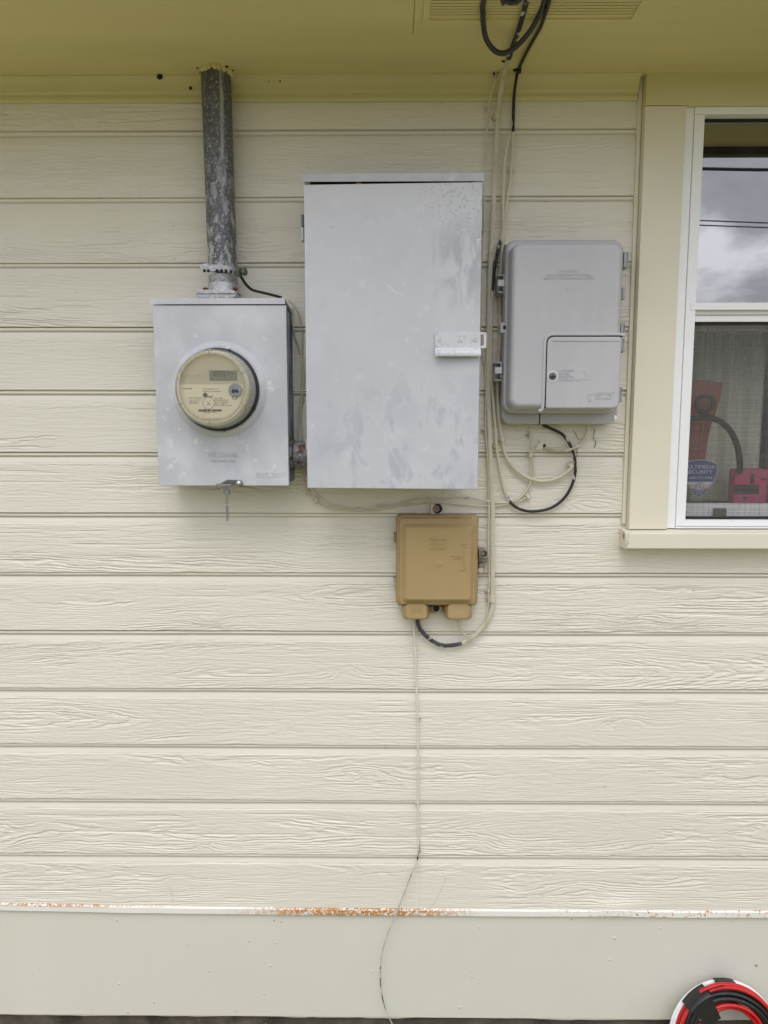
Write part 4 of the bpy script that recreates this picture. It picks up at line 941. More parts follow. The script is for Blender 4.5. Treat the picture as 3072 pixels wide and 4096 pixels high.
mb = MB(); mb.rings([r_(T2, .013, t1 + .0005), r_(T2, .013, t2 - .004), r_([T2[0] + .003, T2[1] - .003, T2[2] + .003, T2[3] - .003], .012, t2), r_([T3[0] - .001, T3[1] + .001, T3[2] - .001, T3[3] + .001], .010, t2 + .0006), r_(T3, .010, t3 - .002), r_([T3[0] + .002, T3[1] - .002, T3[2] + .002, T3[3] - .002], .009, t3),
                    r_(T4, .010, t3 + .0005), r_([(a + b * 3) / 4 for a, b in zip(T4, T5)], .007, t4 - .0018), r_(T5, .006, t4)])
tcv = mb.build('cover', tan_m, tni, angle=40)
for x0, x1 in ((303, 603), (768, 1072)):
    A_ = fb(x0, 1200, x1, 1376, .034); B_ = fb(x0 + 42, 1208, x1 - 34, 1368, .058)
    mb = MB(); mb.rings([r_(A_, .010, .010), r_(A_, .010, .034), r_([(a * .35 + b * .65) for a, b in zip(A_, B_)], .009, .052), r_(B_, .007, .0575), r_([B_[0] + .003, B_[1] - .003, B_[2] + .003, B_[3] - .003], .005, .0585)])
    foot = mb.build('cable_foot', tan_m, tni, angle=40)
    if x0 < 400:
        for s_, y in (('MFG. BY', 1258), ('SIECOR', 1291)):
            p0_ = Q('f', 457, y, .0585); letters(foot, 'embossed_text', tan_m, s_, p0_.x, p0_.z, .0583, .0052, .0245 * (.97 if y < 1270 else 1), .0008)
def ft(s_, x, y, hpx, wpx, dep=.0007, align='CENTER'):
    p0_ = Q('f', x, y, t4); k_ = (Q('f', x + 100, y, t4).x - p0_.x) / 100
    letters(tni, 'embossed_text', tan_m, s_, p0_.x, p0_.z, t4, hpx * k_, wpx * k_, dep, align)
ft('TELEPHONE', 697, 498, 34, 200, .0007); ft('NETWORK', 697, 548, 34, 174, .0007); ft('INTERFACE', 697, 597, 34, 186, .0007)
ft('CUSTOMER', 890, 682, 18, 118); ft('ACCESS', 908, 710, 18, 84); ft('SNAP', 990, 550, 14, 72); ft('SCREW', 976, 836, 14, 90)
mb = MB(); mb.tube([Q('f', x, y, t4) for x, y in ((1026, 577), (990, 577), (982, 590), (982, 670), (978, 690), (958, 694), (978, 698), (982, 715), (982, 795), (990, 806), (1020, 806))], .0011, 6); mb.build('embossed_bracket', tan_m, tni)
q_ = Q('f', 705, 760, t4); MB().lathe((q_.x, -t4, q_.z), [(.011, -.0006), (.009, .0004), (.003, .0006), (.002, .0011), (.0005, .0011)], 24).build('moulding_mark', tan_m, tni)
# hanging tabs, bottom clip, lock lug, left hinges
painted = mat('painted_tab', (.58, .55, .45), .6, var=.12, vscale=40, layers=[dict(color=(.16, .14, .1), scale=45, lo=.66, hi=.7)], bump=(70, .4, .003))
def fbx(name, x0, y0, x1, y1, da, db, m_, par=tni, r=.0008):
    B = fb(x0, y0, x1, y1, db); return MB().slab(*B, da, db, r, .0008, 3).build(name, m_, par)
tab = fbx('mounting_tab', 617, 106, 746, 207, .008, .022, painted)
q_ = Q('f', 683, 152, .0225); MB().lathe((q_.x + .002, -.0221, q_.z), [(.0115, -.0004), (.0105, .0002)], 22).build('tab_hole', black_gap, tab)
MB().lathe((q_.x - .001, -.0224, q_.z), [(.0078, -.001), (.0075, .0016), (.0045, .003), (.0005, .0031)], 9).build('tab_screw', mat('rusty_screw', (.30, .2, .15), .7, var=.8, vscale=260), tab)
lo = fbx('bottom_tab', 612, 1232, 746, 1304, .008, .020, tan_edge); q_ = Q('f', 680, 1256, .0205); MB().lathe((q_.x, -.0202, q_.z), [(.0075, -.0004), (.007, .0003)], 20).build('tab_hole', black_gap, lo)
fbx('bottom_recess', 606, 1226, 768, 1238, .006, .0165, black_gap)
lock_m = mat('brown_grey_plastic', (.25, .225, .19), .5, var=.12, vscale=50)
q_ = Q('f', 1196, 648, .04); rl = (Q('f', 1246, 648, .04).x - q_.x)
mb = MB(); mb.lathe((q_.x, -.010, q_.z), [(rl, 0), (rl, .034), (rl * .93, .036), (rl * .80, .036), (rl * .76, .034), (rl * .74, .022), (.0008, .0219)], 32); lk = mb.build('lock_cup', lock_m, tni)
a_ = Q('f', 1148, 592, .038); b_ = Q('f', 1205, 708, .038); MB().box(a_.x, q_.x - rl * .5, b_.z, a_.z, .012, .040, .001).build('lock_arm', lock_m, lk)
MB().lathe((q_.x, -.0322, q_.z), [(.0062, 0), (.0062, .003), (.0048, .0045), (.003, .0046), (.0024, .0038), (.0004, .0038)], 18).build('lock_screw', steel_bright, lk)
fbx('lock_bridge', 1148, 706, 1246, 742, .010, .024, lock_m, lk)
lug = fbx('side_tab', 1144, 744, 1212, 866, .010, .022, tan_edge, tni, .004)
q_ = Q('f', 1174, 774, .0225); MB().lathe((q_.x, -.0221, q_.z), [(.0062, -.0005), (.0062, .0022), (.005, .0034)], 6).build('bolt', steel_bright, lug)
q_ = Q('f', 1172, 830, .0225); mb = MB(); mb.plate(rrect(q_.x - .0065, q_.x + .0065, q_.z - .0068, q_.z + .0068, .006), .0215, .0224); mb.build('tab_hole', painted, lug)
fbx('left_hinge', 207, 424, 233, 528, .010, .034, tan_edge); lh = fbx('left_hinge', 203, 928, 236, 1010, .010, .034, mat('worn_hinge', (.42, .38, .29), .6, var=.4, vscale=90))

# ================================================================== CABLES
chip_b = mat('chipped_black_cable', (.014, .014, .015), .45, var=.2, layers=[dict(color=(.56, .53, .43), scale=65, lo=.555, hi=.585, stretch=(1.5, 1, .6))])
chip_c = mat('chipped_cream_cable', (.58, .545, .43), .5, var=.07, layers=[dict(color=(.02, .02, .02), scale=60, lo=.60, hi=.63, stretch=(1.6, 1, .5))])
grey_chip = mat('dark_grey_chipped', (.05, .05, .055), .5, var=.4, vscale=60, layers=[dict(color=(.40, .385, .34), scale=150, lo=.58, hi=.63)])
OS = lambda v, x, y, dz=.006: onsoffit(v, x, y, ZS - dz)
DC = .0145
# thin cable at the panel's edge, looping round to the tan box
pts = [Q('b', 485, 312, .042), Q('b', 476, 360, .040), Q('b', 457, 430, .020), Q('b', 449, 500, .014), Q('b', 445, 570, .014), Q('b', 440, 640, .015), Q('b', 437, 740, .015), Q('b', 433, 850, .015), Q('b', 432, 1000, .015)]
pts += [Q('e', x, y, DC) for x, y in ((46, 300), (44, 500), (44, 700), (46, 880), (58, 960), (76, 1040), (80, 1200), (79, 1400), (76, 1500), (85, 1620), (96, 1800), (101, 2000), (104, 2150))]
pts += [Q('f', x, y, DC) for x, y in ((1261, 100), (1258, 250), (1251, 400), (1257, 650), (1264, 900), (1258, 1060), (1254, 1200), (1238, 1330), (1212, 1430), (1160, 1512), (1085, 1548), (1005, 1556), (955, 1505), (934, 1440), (926, 1372))]
cable('cable', 'thin cream cable down the right panel edge into the right foot of the tan box', spline(pts), .0019, cream_cable, 'painted cables on the siding')
# flat multi-strand cable
def ribbon(pts, w, th, mats=None):
    """three cords side by side in one painted jacket"""
    pts = [Vector(p_) for p_ in pts]; mb = MB(); rs = []; lobes = []
    for k in range(30):
        q = 2 * math.pi * k / 30; u = math.cos(q); lob = .62 + .38 * abs(math.cos(math.pi * 1.5 * u)) ; lobes.append((u * w, math.sin(q) ** 1 * th * lob if abs(u) < .98 else 0))
    for i, p_ in enumerate(pts):
        t = (pts[min(i + 1, len(pts) - 1)] - pts[max(i - 1, 0)]).normalized()
        nrm = Vector((0, -1, 0)) if abs(t.y) < .75 else Vector((0, 0, -1))
        a = t.cross(nrm).normalized(); b_ = a.cross(t).normalized()
        rs.append([p_ + a * u + b_ * v_ for u, v_ in lobes])
    f0 = 0; mb.rings(rs)
    if mats:
        for i in range(len(pts) - 1):
            u = i / (len(pts) - 1); mi = next(k for lim, k in mats if u <= lim)
            for j in range(30): mb.m[i * 30 + j] = mi
    return mb
pts = [OS('l', x, y, .008) for x, y in ((985, -140), (950, 0), (915, 130), (862, 330), (800, 520), (735, 700), (690, 850))] 
nb = len(spline(pts))
pts += [Q('b', 524, 292, .055), Q('b', 511, 360, .044), Q('b', 499, 430, .022), Q('b', 493, 490, .0165), Q('b', 488, 570, .0165), Q('b', 485, 640, .0165), Q('b', 478, 780, .0165), Q('b', 470, 950, .0165), Q('b', 463, 1100, .0165)]
pts += [Q('e', x, y, .0165) for x, y in ((118, 200), (108, 500), (99, 800), (98, 1000), (101, 1300), (113, 1700), (121, 2000))]
pts += [Q('f', x, y, .0165) for x, y in ((1300, 60), (1301, 500), (1302, 900), (1302, 1180), (1294, 1260), (1268, 1335), (1200, 1448), (1085, 1568), (960, 1640), (830, 1664), (720, 1658), (600, 1590), (505, 1492), (476, 1425), (466, 1370))]
sp = spline(pts); nt_ = len(sp)
iC = min(range(nt_), key=lambda i: (sp[i] - Q('f', 960, 1640, .0165)).length) / nt_
mb = ribbon(sp, .0049, .0030, [(nb / nt_, 1), (iC, 0), (1, 2)])
tag(mb.build('cable', [cream_cable, chip_b, grey_chip], None, angle=70), 'wide flat cream cable from the eave to the left foot of the tan box', 'cable', 'painted cables on the siding')
# black and cream cable that loops under the grey box
pts = [OS('l', x, y, .006) for x, y in ((1300, -140), (1285, 0), (1240, 150), (1160, 380), (1062, 560), (960, 740), (872, 920))] + [Q('l', 832, 1015, .050), Q('l', 806, 1090, .046), Q('l', 775, 1280, .040)]
pts += [Q('l', x, y, .0165) for x, y in ((757, 1470), (750, 1700), (745, 1950), (745, 2150))] + [Q('b', x, y, .0165) for x, y in ((556, 640), (551, 725), (543, 800), (530, 880), (515, 980), (500, 1060))]
pts += [Q('e', x, y, .0165) for x, y in ((180, 140), (152, 280), (139, 370), (129, 460), (124, 550), (121, 700), (119, 900), (121, 1100), (134, 1300), (149, 1480), (158, 1630), (170, 1720), (190, 1830), (216, 1950), (252, 2032), (305, 2082), (380, 2108), (450, 2110), (550, 2090), (640, 2032), (700, 1950), (735, 1850), (740, 1760), (724, 1680), (690, 1600), (640, 1540), (570, 1505), (492, 1470))]
sp = spline(pts); n_ = len(sp)
fi = lambda v, x, y, d=.0165: min(range(n_), key=lambda i: (sp[i] - Q(v, x, y, d)).length) / n_
ms = [(fi('l', 757, 1470), 1), (fi('l', 745, 1950), 2), (fi('e', 190, 120), 0), (fi('e', 150, 290), 2), (fi('e', 126, 500), 1), (fi('e', 121, 960), 0), (fi('e', 130, 1150), 3), (fi('e', 225, 1965), 0), (fi('e', 330, 2095), 2), (fi('e', 730, 1870), 1), (fi('e', 640, 1540), 2), (1, 1)]
mb = MB(); mb.tube(sp, .0034, 12, True, 1., ms)
tag(mb.build('cable', [cream_cable, blk, chip_b, chip_c], None, angle=70), 'half painted black cable making a big round loop below the grey box', 'cable', 'painted cables on the siding')
# cut-off thick cable behind the grey box, curving up into the wall
pts = [Q('b', 541, 588, .020), Q('b', 528, 640, .018), Q('b', 519, 740, .0165), Q('b', 515, 850, .0165), Q('b', 513, 950, .0165), Q('b', 512, 1040, .0165)]
pts += [Q('e', x, y, .0165) for x, y in ((206, 100), (198, 200), (190, 300), (186, 450), (184, 600), (184, 750), (180, 900), (172, 1050), (166, 1200), (174, 1400), (193, 1545), (205, 1610), (222, 1690), (262, 1762), (325, 1822), (400, 1868), (480, 1888), (550, 1884), (620, 1860), (680, 1818), (718, 1778))] + [Q('e', 728, 1762, 0)]
cable('cable', 'thick cream cable with a cut top end, curving under the grey box', spline(pts), .0039, cream_cable, 'painted cables on the siding', 12)
# stub from the right end of the grey box
pts = [Q('e', 836, 1450, .030), Q('e', 833, 1500, .024), Q('e', 822, 1545, .020), Q('e', 790, 1600, .018), Q('e', 740, 1638, .017), Q('e', 680, 1660, .0165), Q('e', 605, 1664, .0165), Q('e', 545, 1655, .015), Q('e', 512, 1640, .010), Q('e', 496, 1628, -.004)]
cable('cable', 'short thick stained cable from the right underside of the grey box', spline(pts), .0038, mat('stained_cable', (.50, .44, .35), .6, var=.2, vscale=40, layers=[dict(color=(.22, .15, .10), scale=60, lo=.6, hi=.68), dict(color=(.66, .63, .55), scale=35, lo=.55, hi=.64)]), 'painted cables on the siding', 12)
# two thin wires from the grey box, under the panel and up between the two steel boxes
w1 = [Q('n', x, y, .016) for x, y in ((614, 120), (611, 240), (619, 380), (621, 465), (639, 540), (645, 640), (630, 720), (590, 820), (540, 900), (480, 960), (430, 985), (330, 998), (210, 992), (100, 970))]
w1 += [Q('f', x, y, .0135) for x, y in ((1450, 76), (1300, 75), (1200, 60), (1080, 31), (1010, 21), (900, 25), (800, 38), (560, 40), (430, 55), (300, 95), (150, 140), (20, 157))]
w1 += [Q('d', x, y, .0135) for x, y in ((560, 2105), (430, 2107), (300, 2100), (232, 2086), (182, 2052), (142, 2012), (104, 1950), (93, 1880))]
w1 += [Q('t', x, y, .0135) for x, y in ((224, 1750), (222, 1600), (222, 1450), (212, 1300), (206, 1180), (222, 1040), (236, 860), (232, 740), (222, 640), (190, 530), (150, 400), (128, 300), (122, 200), (126, 140), (118, 110))]
cable('cable', 'thin cream wire sagging highest under the panel, upper of the pair', spline(w1), .0019, cream_cable, 'painted cables on the siding', 8)
w2 = [Q('n', x, y, .0135) for x, y in ((618, 490), (609, 560), (605, 640), (610, 750), (612, 850), (592, 915), (545, 958), (440, 1000), (300, 1026), (210, 1036), (100, 1032))]
w2 += [Q('f', x, y, .0125) for x, y in ((1250, 128), (1100, 118), (900, 100), (720, 81), (600, 79), (500, 96), (350, 109), (200, 119), (20, 112))]
w2 += [Q('d', x, y, .0155) for x, y in ((640, 2088), (520, 2092), (400, 2098), (320, 2084), (260, 2068), (200, 2030), (170, 2000), (140, 1962), (110, 1900))]
w2 += [Q('t', x, y, .0135) for x, y in ((238, 1750), (180, 1600), (180, 1450), (180, 1300), (190, 1150), (208, 980), (214, 760), (216, 600), (220, 480), (214, 330), (196, 220), (160, 120), (110, 66), (84, 50))]
cable('cable', 'thin cream wire sagging lowest under the panel, lower of the pair', spline(w2), .0019, cream_cable, 'painted cables on the siding', 8)
# thin line down to the ground
dn = [Q('f', 446, 1366, .020), Q('f', 432, 1390, .014), Q('f', 428, 1420, .0125), Q('f', 432, 1550, .0125), Q('f', 440, 1700, .0125), Q('f', 452, 1860, .0125)]
dn += [Q('full', x, y, .0125) for x, y in ((898, 1400), (898, 1455), (902, 1550), (903, 1650), (903, 1740), (904, 1815), (904, 1846))] + [Q('full', x, y, .020) for x, y in ((893, 1876), (880, 1912), (865, 1950), (849, 1988), (833, 2030), (825, 2060), (822, 2090), (822, 2125), (827, 2160), (837, 2190), (852, 2222))]
sp = spline(dn[2:] if False else dn[2:]); n_ = len(sp)
mb = MB(); mb.tube(sp, lambda u: .0024 if u < .62 else .0016, 8, True, 1., [(.56, 0), (.62, 1), (1, 2)])
tag(mb.build('cable', [mat('pale_cord', (.70, .665, .56), .5, var=.06, vscale=40), chip_c, mat('thin_grey_wire', (.46, .45, .42), .5, var=.3, vscale=60, layers=[dict(color=(.08, .08, .08), scale=40, lo=.56, hi=.6)])], None, angle=70), 'long thin wire dropping from the tan box down to the ground', 'cable', 'painted cables on the siding')
# black drop cable coiled under the eave and leading out to the street
sl = [Q('l', x, y, d) for x, y, d in ((1215, -10, .30), (1190, 80, .28), (1130, 225, .255), (1040, 390, .235), (930, 545, .215), (800, 682, .20), (680, 762, .195), (580, 788, .195), (480, 752, .20), (390, 652, .21), (332, 520, .225), (306, 330, .25), (300, 150, .275), (315, 0, .30))]
tl = [Vector((sl[-1].x + .01, -.42, 2.335)), Vector((sl[-1].x + .04, -.50, 2.36)), Vector((sl[5].x, -.56, 2.38)), Vector((sl[0].x, -.50, 2.36)), Vector((sl[0].x - .01, -.42, 2.345))]
sm_ = [Q('l', 840, -12, .33), Q('l', 790, 18, .325), Q('l', 715, 30, .325), Q('l', 640, 10, .325), Q('l', 590, -20, .33)]
ex = [Vector((sm_[-1].x - .01, -.46, 2.35)), Vector((sm_[-1].x + .05, -.60, 2.39)), Vector((.75, -.64, 2.405)), Vector((1.6, -.66, 2.405)), Vector((4.0, -1.1, 2.6)), Vector((9.0, -3, 3.4))]
hd = [Vector((sl[0].x + .0, -.42, 2.33)), Vector((sl[0].x - .05, -.36, ZS - .024))]
blk2 = mat('black_drop_cable', (.022, .022, .026), .33, var=.1, vscale=60, spec=.6)
cable('drop_cable', 'thick black cable hanging in a loose loop from the eave', spline(hd[::-1] + sl + tl + sm_ + ex, .012), .0050, blk2, None, 14)
oh = mat('overhead_line', (.08, .08, .08), .6)
for k_, (z, n_) in enumerate(((4.46, 'upper'), (4.40, 'lower'))):
    cable('power_line', f'{n_} of two thin dark overhead lines mirrored in the upper window pane', [Vector((x, -8 - .05 * x, z - .02 * x + .0015 * (x - 6) ** 2 - .1 * k_ * 0)) for x in range(-30, 40, 2)], .009, oh, 'overhead lines across the street', 6, cat='power line')

# ------------------------------------------------------------------ clips
clip_m = mat('cream_clip', (.60, .56, .45), .55, var=.12, vscale=60, layers=[dict(color=(.22, .12, .06), scale=60, lo=.66, hi=.71)], bump=(90, .3, .002))
def clip(v, x, y, w, h, label, d=.021, nail=-1, rusty_=False, tilt=0):
    """moulded half-round saddle over the cable with one nail beside it"""
    c_ = Q(v, x, y, d); mb = MB(); n = 9
    ct, st = math.cos(tilt), math.sin(tilt)
    rs = []
    for k in range(n):
        q = math.pi * k / (n - 1); rs.append((-math.cos(q) * w / 2, (d - .0085) * (.35 + .65 * math.sin(q))))
    ring = []
    for zz in (-h / 2, -h / 2 + .0008, h / 2 - .0008, h / 2):
        s = .93 if abs(zz) == h / 2 else 1
        ring.append([(c_.x + (u * ct - zz * st), -(.0080 + e_ * s), c_.z + (u * st + zz * ct)) for u, e_ in rs] + [(c_.x + (u * ct - zz * st), -.0075, c_.z + (u * st + zz * ct)) for u in (w / 2, -w / 2)])
    mb.rings(ring)
    root = mb.build('cable_clip', clip_m, None, angle=50); tag(root, label, 'cable clip', 'clips holding the cables to the wall')
    m2 = MB(); u = nail * (w / 2 + .0022)
    px, pz = c_.x + u * ct, c_.z + u * st
    m2.lathe((px, -.0070, pz), [(.0034, 0), (.0034, .006), (.0028, .0072)], 10).build('nail_boss', clip_m, root)
    MB().lathe((px, -.01425, pz), [(.0018, 0), (.0016, .0009), (.0004, .0012)], 8).build('nail', rust_solid if rusty_ else steel_bright, root)
    return root
clip('b', 491, 495, .015, .014, 'large lumpy painted clip on the flat cable just below the eave moulding', .0235)
clip('l', 388, 1580, .006, .006, 'tiny clip on the thin cable just under the moulding, left of the lumpy clip', .0185)
clip('b', 549, 728, .009, .007, 'clip on the half black cable above the grey box level with the panel top', .0225, 1)
clip('e', 210, 133, .010, .010, 'clip on the thick cable at the top left corner of the grey box', .0225, 1)
clip('b', 435, 990, .006, .005, 'tiny clip on the thin cable beside the upper right panel edge', .0185)
clip('e', 76, 1505, .006, .005, 'tiny clip on the thin cable beside the lower right panel edge', .0185)
clip('e', 158, 1632, .011, .0075, 'rust streaked clip on the half black cable below the grey box', .0225, -1, True)
clip('e', 204, 1577, .0125, .011, 'broad clip on the thick cable below the left corner of the grey box', .0235, -1)
clip('n', 616, 252, .008, .010, 'clip with an orange rusty nail just below the grey box', .0205, -1, True)
clip('n', 620, 467, .010, .011, 'small square clip on the thin wires in the middle of the loop', .0205, 1)
clip('n', 582, 930, .010, .0125, 'tilted clip where the two thin wires turn towards the panel', .0185, -1, False, .6)
clip('e', 707, 1768, .011, .009, 'clip in a cracked hole where the thick cable enters the wall', .0225, 1)
clip('d', 168, 2050, .008, .012, 'tilted clip holding both thin wires under the lower left panel corner', .0185, -1, False, -.75)
clip('t', 284, 1985, .006, .010, 'small clip on the thin wire just below the rusty pipe stub', .0185, -1, False, .5)
clip('d', 433, 2096, .003, .006, 'rusty red staple on the sagging wires under the panel', .0160, -1, True)
clip('d', 1072, 2028, .003, .006, 'dark staple on the upper thin wire near the lower right panel corner', .0160, 1, True)
clip('f', 1298, 1155, .0165, .0165, 'broad painted clip on the flat cable to the right of the tan box bottom', .0225, -1)
clip('f', 1257, 1062, .006, .006, 'tiny clip on the thin cable just above the broad painted clip', .0185, -1)
clip('full', 902, 1552, .006, .005, 'upper clip on the long thin wire below the tan box', .0165, 1)
clip('full', 903, 1737, .006, .006, 'lower clip on the long thin wire below the tan box', .0165, -1)
# strap of the black cable under the moulding
st_ = Q('l', 832, 1030, .054)
mb = MB(); mb.lathe(st_ + Vector((-.001, 0, -.006)), [(.0045, 0), (.0058, .001), (.0058, .010), (.0045, .011)], 14, (.1, 0, 1)); mb.lathe(st_ + Vector((-.008, .004, .002)), [(.003, -.003), (.004, 0), (.003, .003)], 8)
tag(mb.build('cable_strap', blk, None), 'black strap pinning the half black cable at the eave moulding', 'strap')
st_ = Q('l', 668, 880, .075)
mb = MB(); mb.tube([Q('l', 575, 865, .085), Q('l', 600, 885, .085), Q('l', 640, 895, .085), Q('l', 690, 880, .085), Q('l', 705, 845, .09)], .0042, 8, True, .7, None, .25)
tag(mb.build('cable_strap', chip_b, None), 'twisted chipped strap holding the flat cable against the eave underside', 'strap')
# worn spots of the wall: torn hole, filler flap, cracks, eave hole
def spot(name, v, pts, d, m_, th=.0006):
    mb = MB(); mb.rings([[Q(v, x, y, d) for x, y in pts], [Q(v, x, y, d + th) for x, y in pts]]); return mb.build(name, m_, house, smooth=False)
spot('torn_flap', 'n', [(665, 412), (700, 350), (740, 305), (765, 345), (755, 380), (748, 408)], .0102, mat('flap_paint', (.66, .63, .54), .6, var=.1), .004)
spot('wall_hole', 'n', [(752, 358), (770, 345), (786, 362), (776, 382), (756, 388)], .0143, black_gap)
spot('wall_hole', 'l', [(445, 1068), (470, 1058), (530, 1066), (512, 1110), (495, 1165), (470, 1160), (460, 1110)], .0372, black_gap)
for v, pts in (('n', [(1040, 550), (1062, 548), (1078, 552)]), ('n', [(1040, 552), (1036, 590), (1040, 605), (1026, 635)]), ('n', [(1310, 168), (1325, 200), (1312, 240), (1308, 285), (1330, 310), (1334, 350), (1318, 388)]), ('n', [(1085, 200), (1115, 240), (1130, 275), (1150, 300)]), ('n', [(1135, 390), (1125, 430), (1130, 470), (1118, 500), (1122, 560)])):
    mb = MB(); mb.tube(spline([Q(v, x, y, .0082) for x, y in pts], .003), .0007, 5, True, .6, None, .4, 3); mb.build('paint_crack', mat('crack_dark', (.10, .085, .06), .8), house)
for v, x, y, r_q in (('a', 690, 330, .007), ('a', 823, 380, .004), ('a', 1210, 350, .002), ('a', 1160, 352, .0015), ('b', 1445, 268, .003)):
    q_ = Q(v, x, y, .037); MB().lathe((q_.x, q_.y, q_.z), [(r_q, -.0005), (r_q * .8, .0006), (.0003, .0012)], 7).build('insect_spot', black_gap, house)
for v, x, y in (('i', 735, 320), ('j', 235, 300)):
    q0, q1 = (Q(v, 730, 262, .009), Q(v, 748, 350, .009)) if x > 500 else (Q(v, 270, 225, .009), Q(v, 205, 358, .009))
    mb = MB(); mb.tube(spline([q0, (q0 + q1) / 2 + Vector((.002, 0, 0)), q1], .004), .0004, 5, True, .5, None, .5, 5); mb.build('scratch', mat('scratch', (.52, .5, .43), .7), house)
mb = MB(); mb.tube(spline([Q('j', 148, 20, .0125), Q('j', 152, 70, .0125), Q('j', 156, 118, .0125)], .003), .0012, 5, True, .5, None, .7, 8); mb.build('chipped_caulk', grey_chip, house)

# ================================================================== BEHIND THE LOWER PANE
def rp(x, y, d): return Q('r', x, y, d)
dS = -.0334
st_m = mat('sticker_blue', (.035, .05, .22), .45, var=.05); wh = mat('sticker_white', (.62, .63, .66), .5, var=.03); yl = mat('sticker_straw', (.50, .44, .27), .5)
stick = thing('security_sticker', rp(262, 1860, dS), 'blue and white shield shaped security sticker on the lower window pane', 'sticker')
half = [(262, 1452), (330, 1458), (400, 1475), (456, 1500), (458, 1560), (448, 1610), (425, 1670), (392, 1730), (350, 1790), (300, 1840), (262, 1862)]
ol = half + [(524 - x, y) for x, y in reversed(half[1:-1])]
def sp_(name, pts, d, m_, th=.0003):
    mb = MB(); mb.rings([[rp(x, y, d) for x, y in pts], [rp(x, y, d + th) for x, y in pts]]); return mb.build(name, m_, stick, smooth=False)
sp_('border', ol, dS, wh)
sp_('shield', [(262 + (x - 262) * .972, 1650 + (y - 1650) * .972) for x, y in ol], dS + .0004, st_m)
sp_('white_band', [(120, 1692), (404, 1692), (385, 1722), (139, 1722)], dS + .0008, wh); sp_('straw_band', [(141, 1724), (383, 1724), (352, 1766), (172, 1766)], dS + .0008, yl); sp_('white_band', [(188, 1782), (336, 1782), (332, 1788), (192, 1788)], dS + .0008, wh)
def rt(s_, x, y, h, w, m_=wh, d=dS + .0010):
    c_ = rp(x, y, d); k_ = (rp(x + 100, y, d).x - c_.x) / 100; letters(stick, 'printed_text', m_, s_, c_.x, c_.z, d, h * k_, w * k_, .0003)
rt('MULTIMEDIA', 262, 1532, 42, 340); rt('SECURITY', 262, 1588, 42, 282); rt('1-800-772-7585', 262, 1650, 26, 274)
c_ = rp(266, 1742, dS + .001); rs_ = (rp(318, 1742, dS).x - rp(266, 1742, dS).x)
MB().lathe((c_.x, -(dS + .0011), c_.z), [(rs_, -.0001), (rs_, .0003)], 28).build('emblem', wh, stick)
MB().lathe((c_.x, -(dS + .0015), c_.z), [(rs_ * .88, -.0001), (rs_ * .88, .0003)], 28).build('emblem_disc', st_m, stick)
mb = MB(); rnd = random.Random(12)
for a in range(0, 360, 30):
    q = math.radians(a); u = Vector((math.cos(q), 0, math.sin(q))); q2 = math.radians(a + 50); w_ = Vector((math.cos(q2), 0, math.sin(q2)))
    mb.tube([Vector((c_.x, -(dS + .0019), c_.z)) + u * rs_ * .82, Vector((c_.x, -(dS + .0019), c_.z)) + w_ * rs_ * .35], .0009, 4)
em = mb.build('emblem_line', wh, stick); em['kind'] = 'stuff'
rt('MB', 266, 1742, 24, 40, wh, dS + .0019); rt('24 HOUR', 264, 1806, 14, 74); rt('GUARD', 264, 1826, 14, 70)
# curtain
mb = MB(); xa_, xb_ = rp(120, 800, -.22).x, rp(965, 800, -.22).x; zt = Q('r', 700, 90, -.22).z; n = 60
cl_ = [[(xa_ + (xb_ - xa_) * k / n,   .22 + .003 * math.sin(k * .75) + .010 * math.sin(k * .31 + 1), z) for k in range(n + 1)] for z in (zt, zt - .35, .9)]
mb.rings(cl_, closed=False, cap0=False, cap1=False); cu_ = mb.build('curtain', mat('pale_curtain', (.80, .82, .68), .85, var=.08, vscale=5, stretch=(8, 1, .5)), None); tag(cu_, 'pale greenish curtain hanging inside behind the window screen', 'curtain')
so = cu_.modifiers.new('cloth', 'SOLIDIFY'); so.thickness = .0015
# red tapered casing with ring
red = mat('dark_red_plastic', (.42, .085, .055), .45, var=.12, vscale=8)
dR = -.13
rc_ = thing('red_housing', rp(260, 1480, dR), 'dark red tapered housing with a round black ring standing inside the window', 'red housing')
o_ = [(60, 600), (180, 592), (350, 592), (430, 606), (530, 622), (500, 760), (436, 985), (400, 1060), (365, 1200), (330, 1440), (326, 1600), (60, 1600)]
mb = MB(); mb.rings([[rp(x, y, dR) + Vector((0, .10, 0)) for x, y in o_], [rp(x, y, dR) + Vector((0, .006, 0)) for x, y in o_], [rp(250 + (x - 250) * .97, 1100 + (y - 1100) * .985, dR) for x, y in o_]]); mb.build('body', red, rc_)
c_ = rp(312, 850, dR); rr_ = rp(420, 850, dR).x - c_.x
mb = MB(); mb.lathe((c_.x, -dR - .0005, c_.z), [(rr_ * 1.0, 0), (rr_ * .98, .012), (rr_ * .70, .012), (rr_ * .66, .002), (rr_ * .66, 0)], 36, cap0=False, cap1=False); mb.build('ring', black_pl, rc_)
mb = MB(); mb.lathe((c_.x, -dR - .0006, c_.z), [(rr_ * .63, 0), (rr_ * .6, .006), (.001, .008)], 30); mb.build('ring_centre', mat('brown_red', (.26, .09, .06), .5), rc_)
# hose
hs = [rp(x, y, -.09) for x, y in ((90, 1010), (180, 1008), (300, 1000), (400, 1008), (480, 1038), (550, 1092), (610, 1165), (655, 1260), (685, 1370), (698, 1480), (700, 1600))]
cable('hose', 'curved black hose arching down behind the window screen', spline(hs, .006), .0072, mat('hose_black', (.012, .012, .012), .5, var=.2, vscale=200), None, 14, cat='hose')
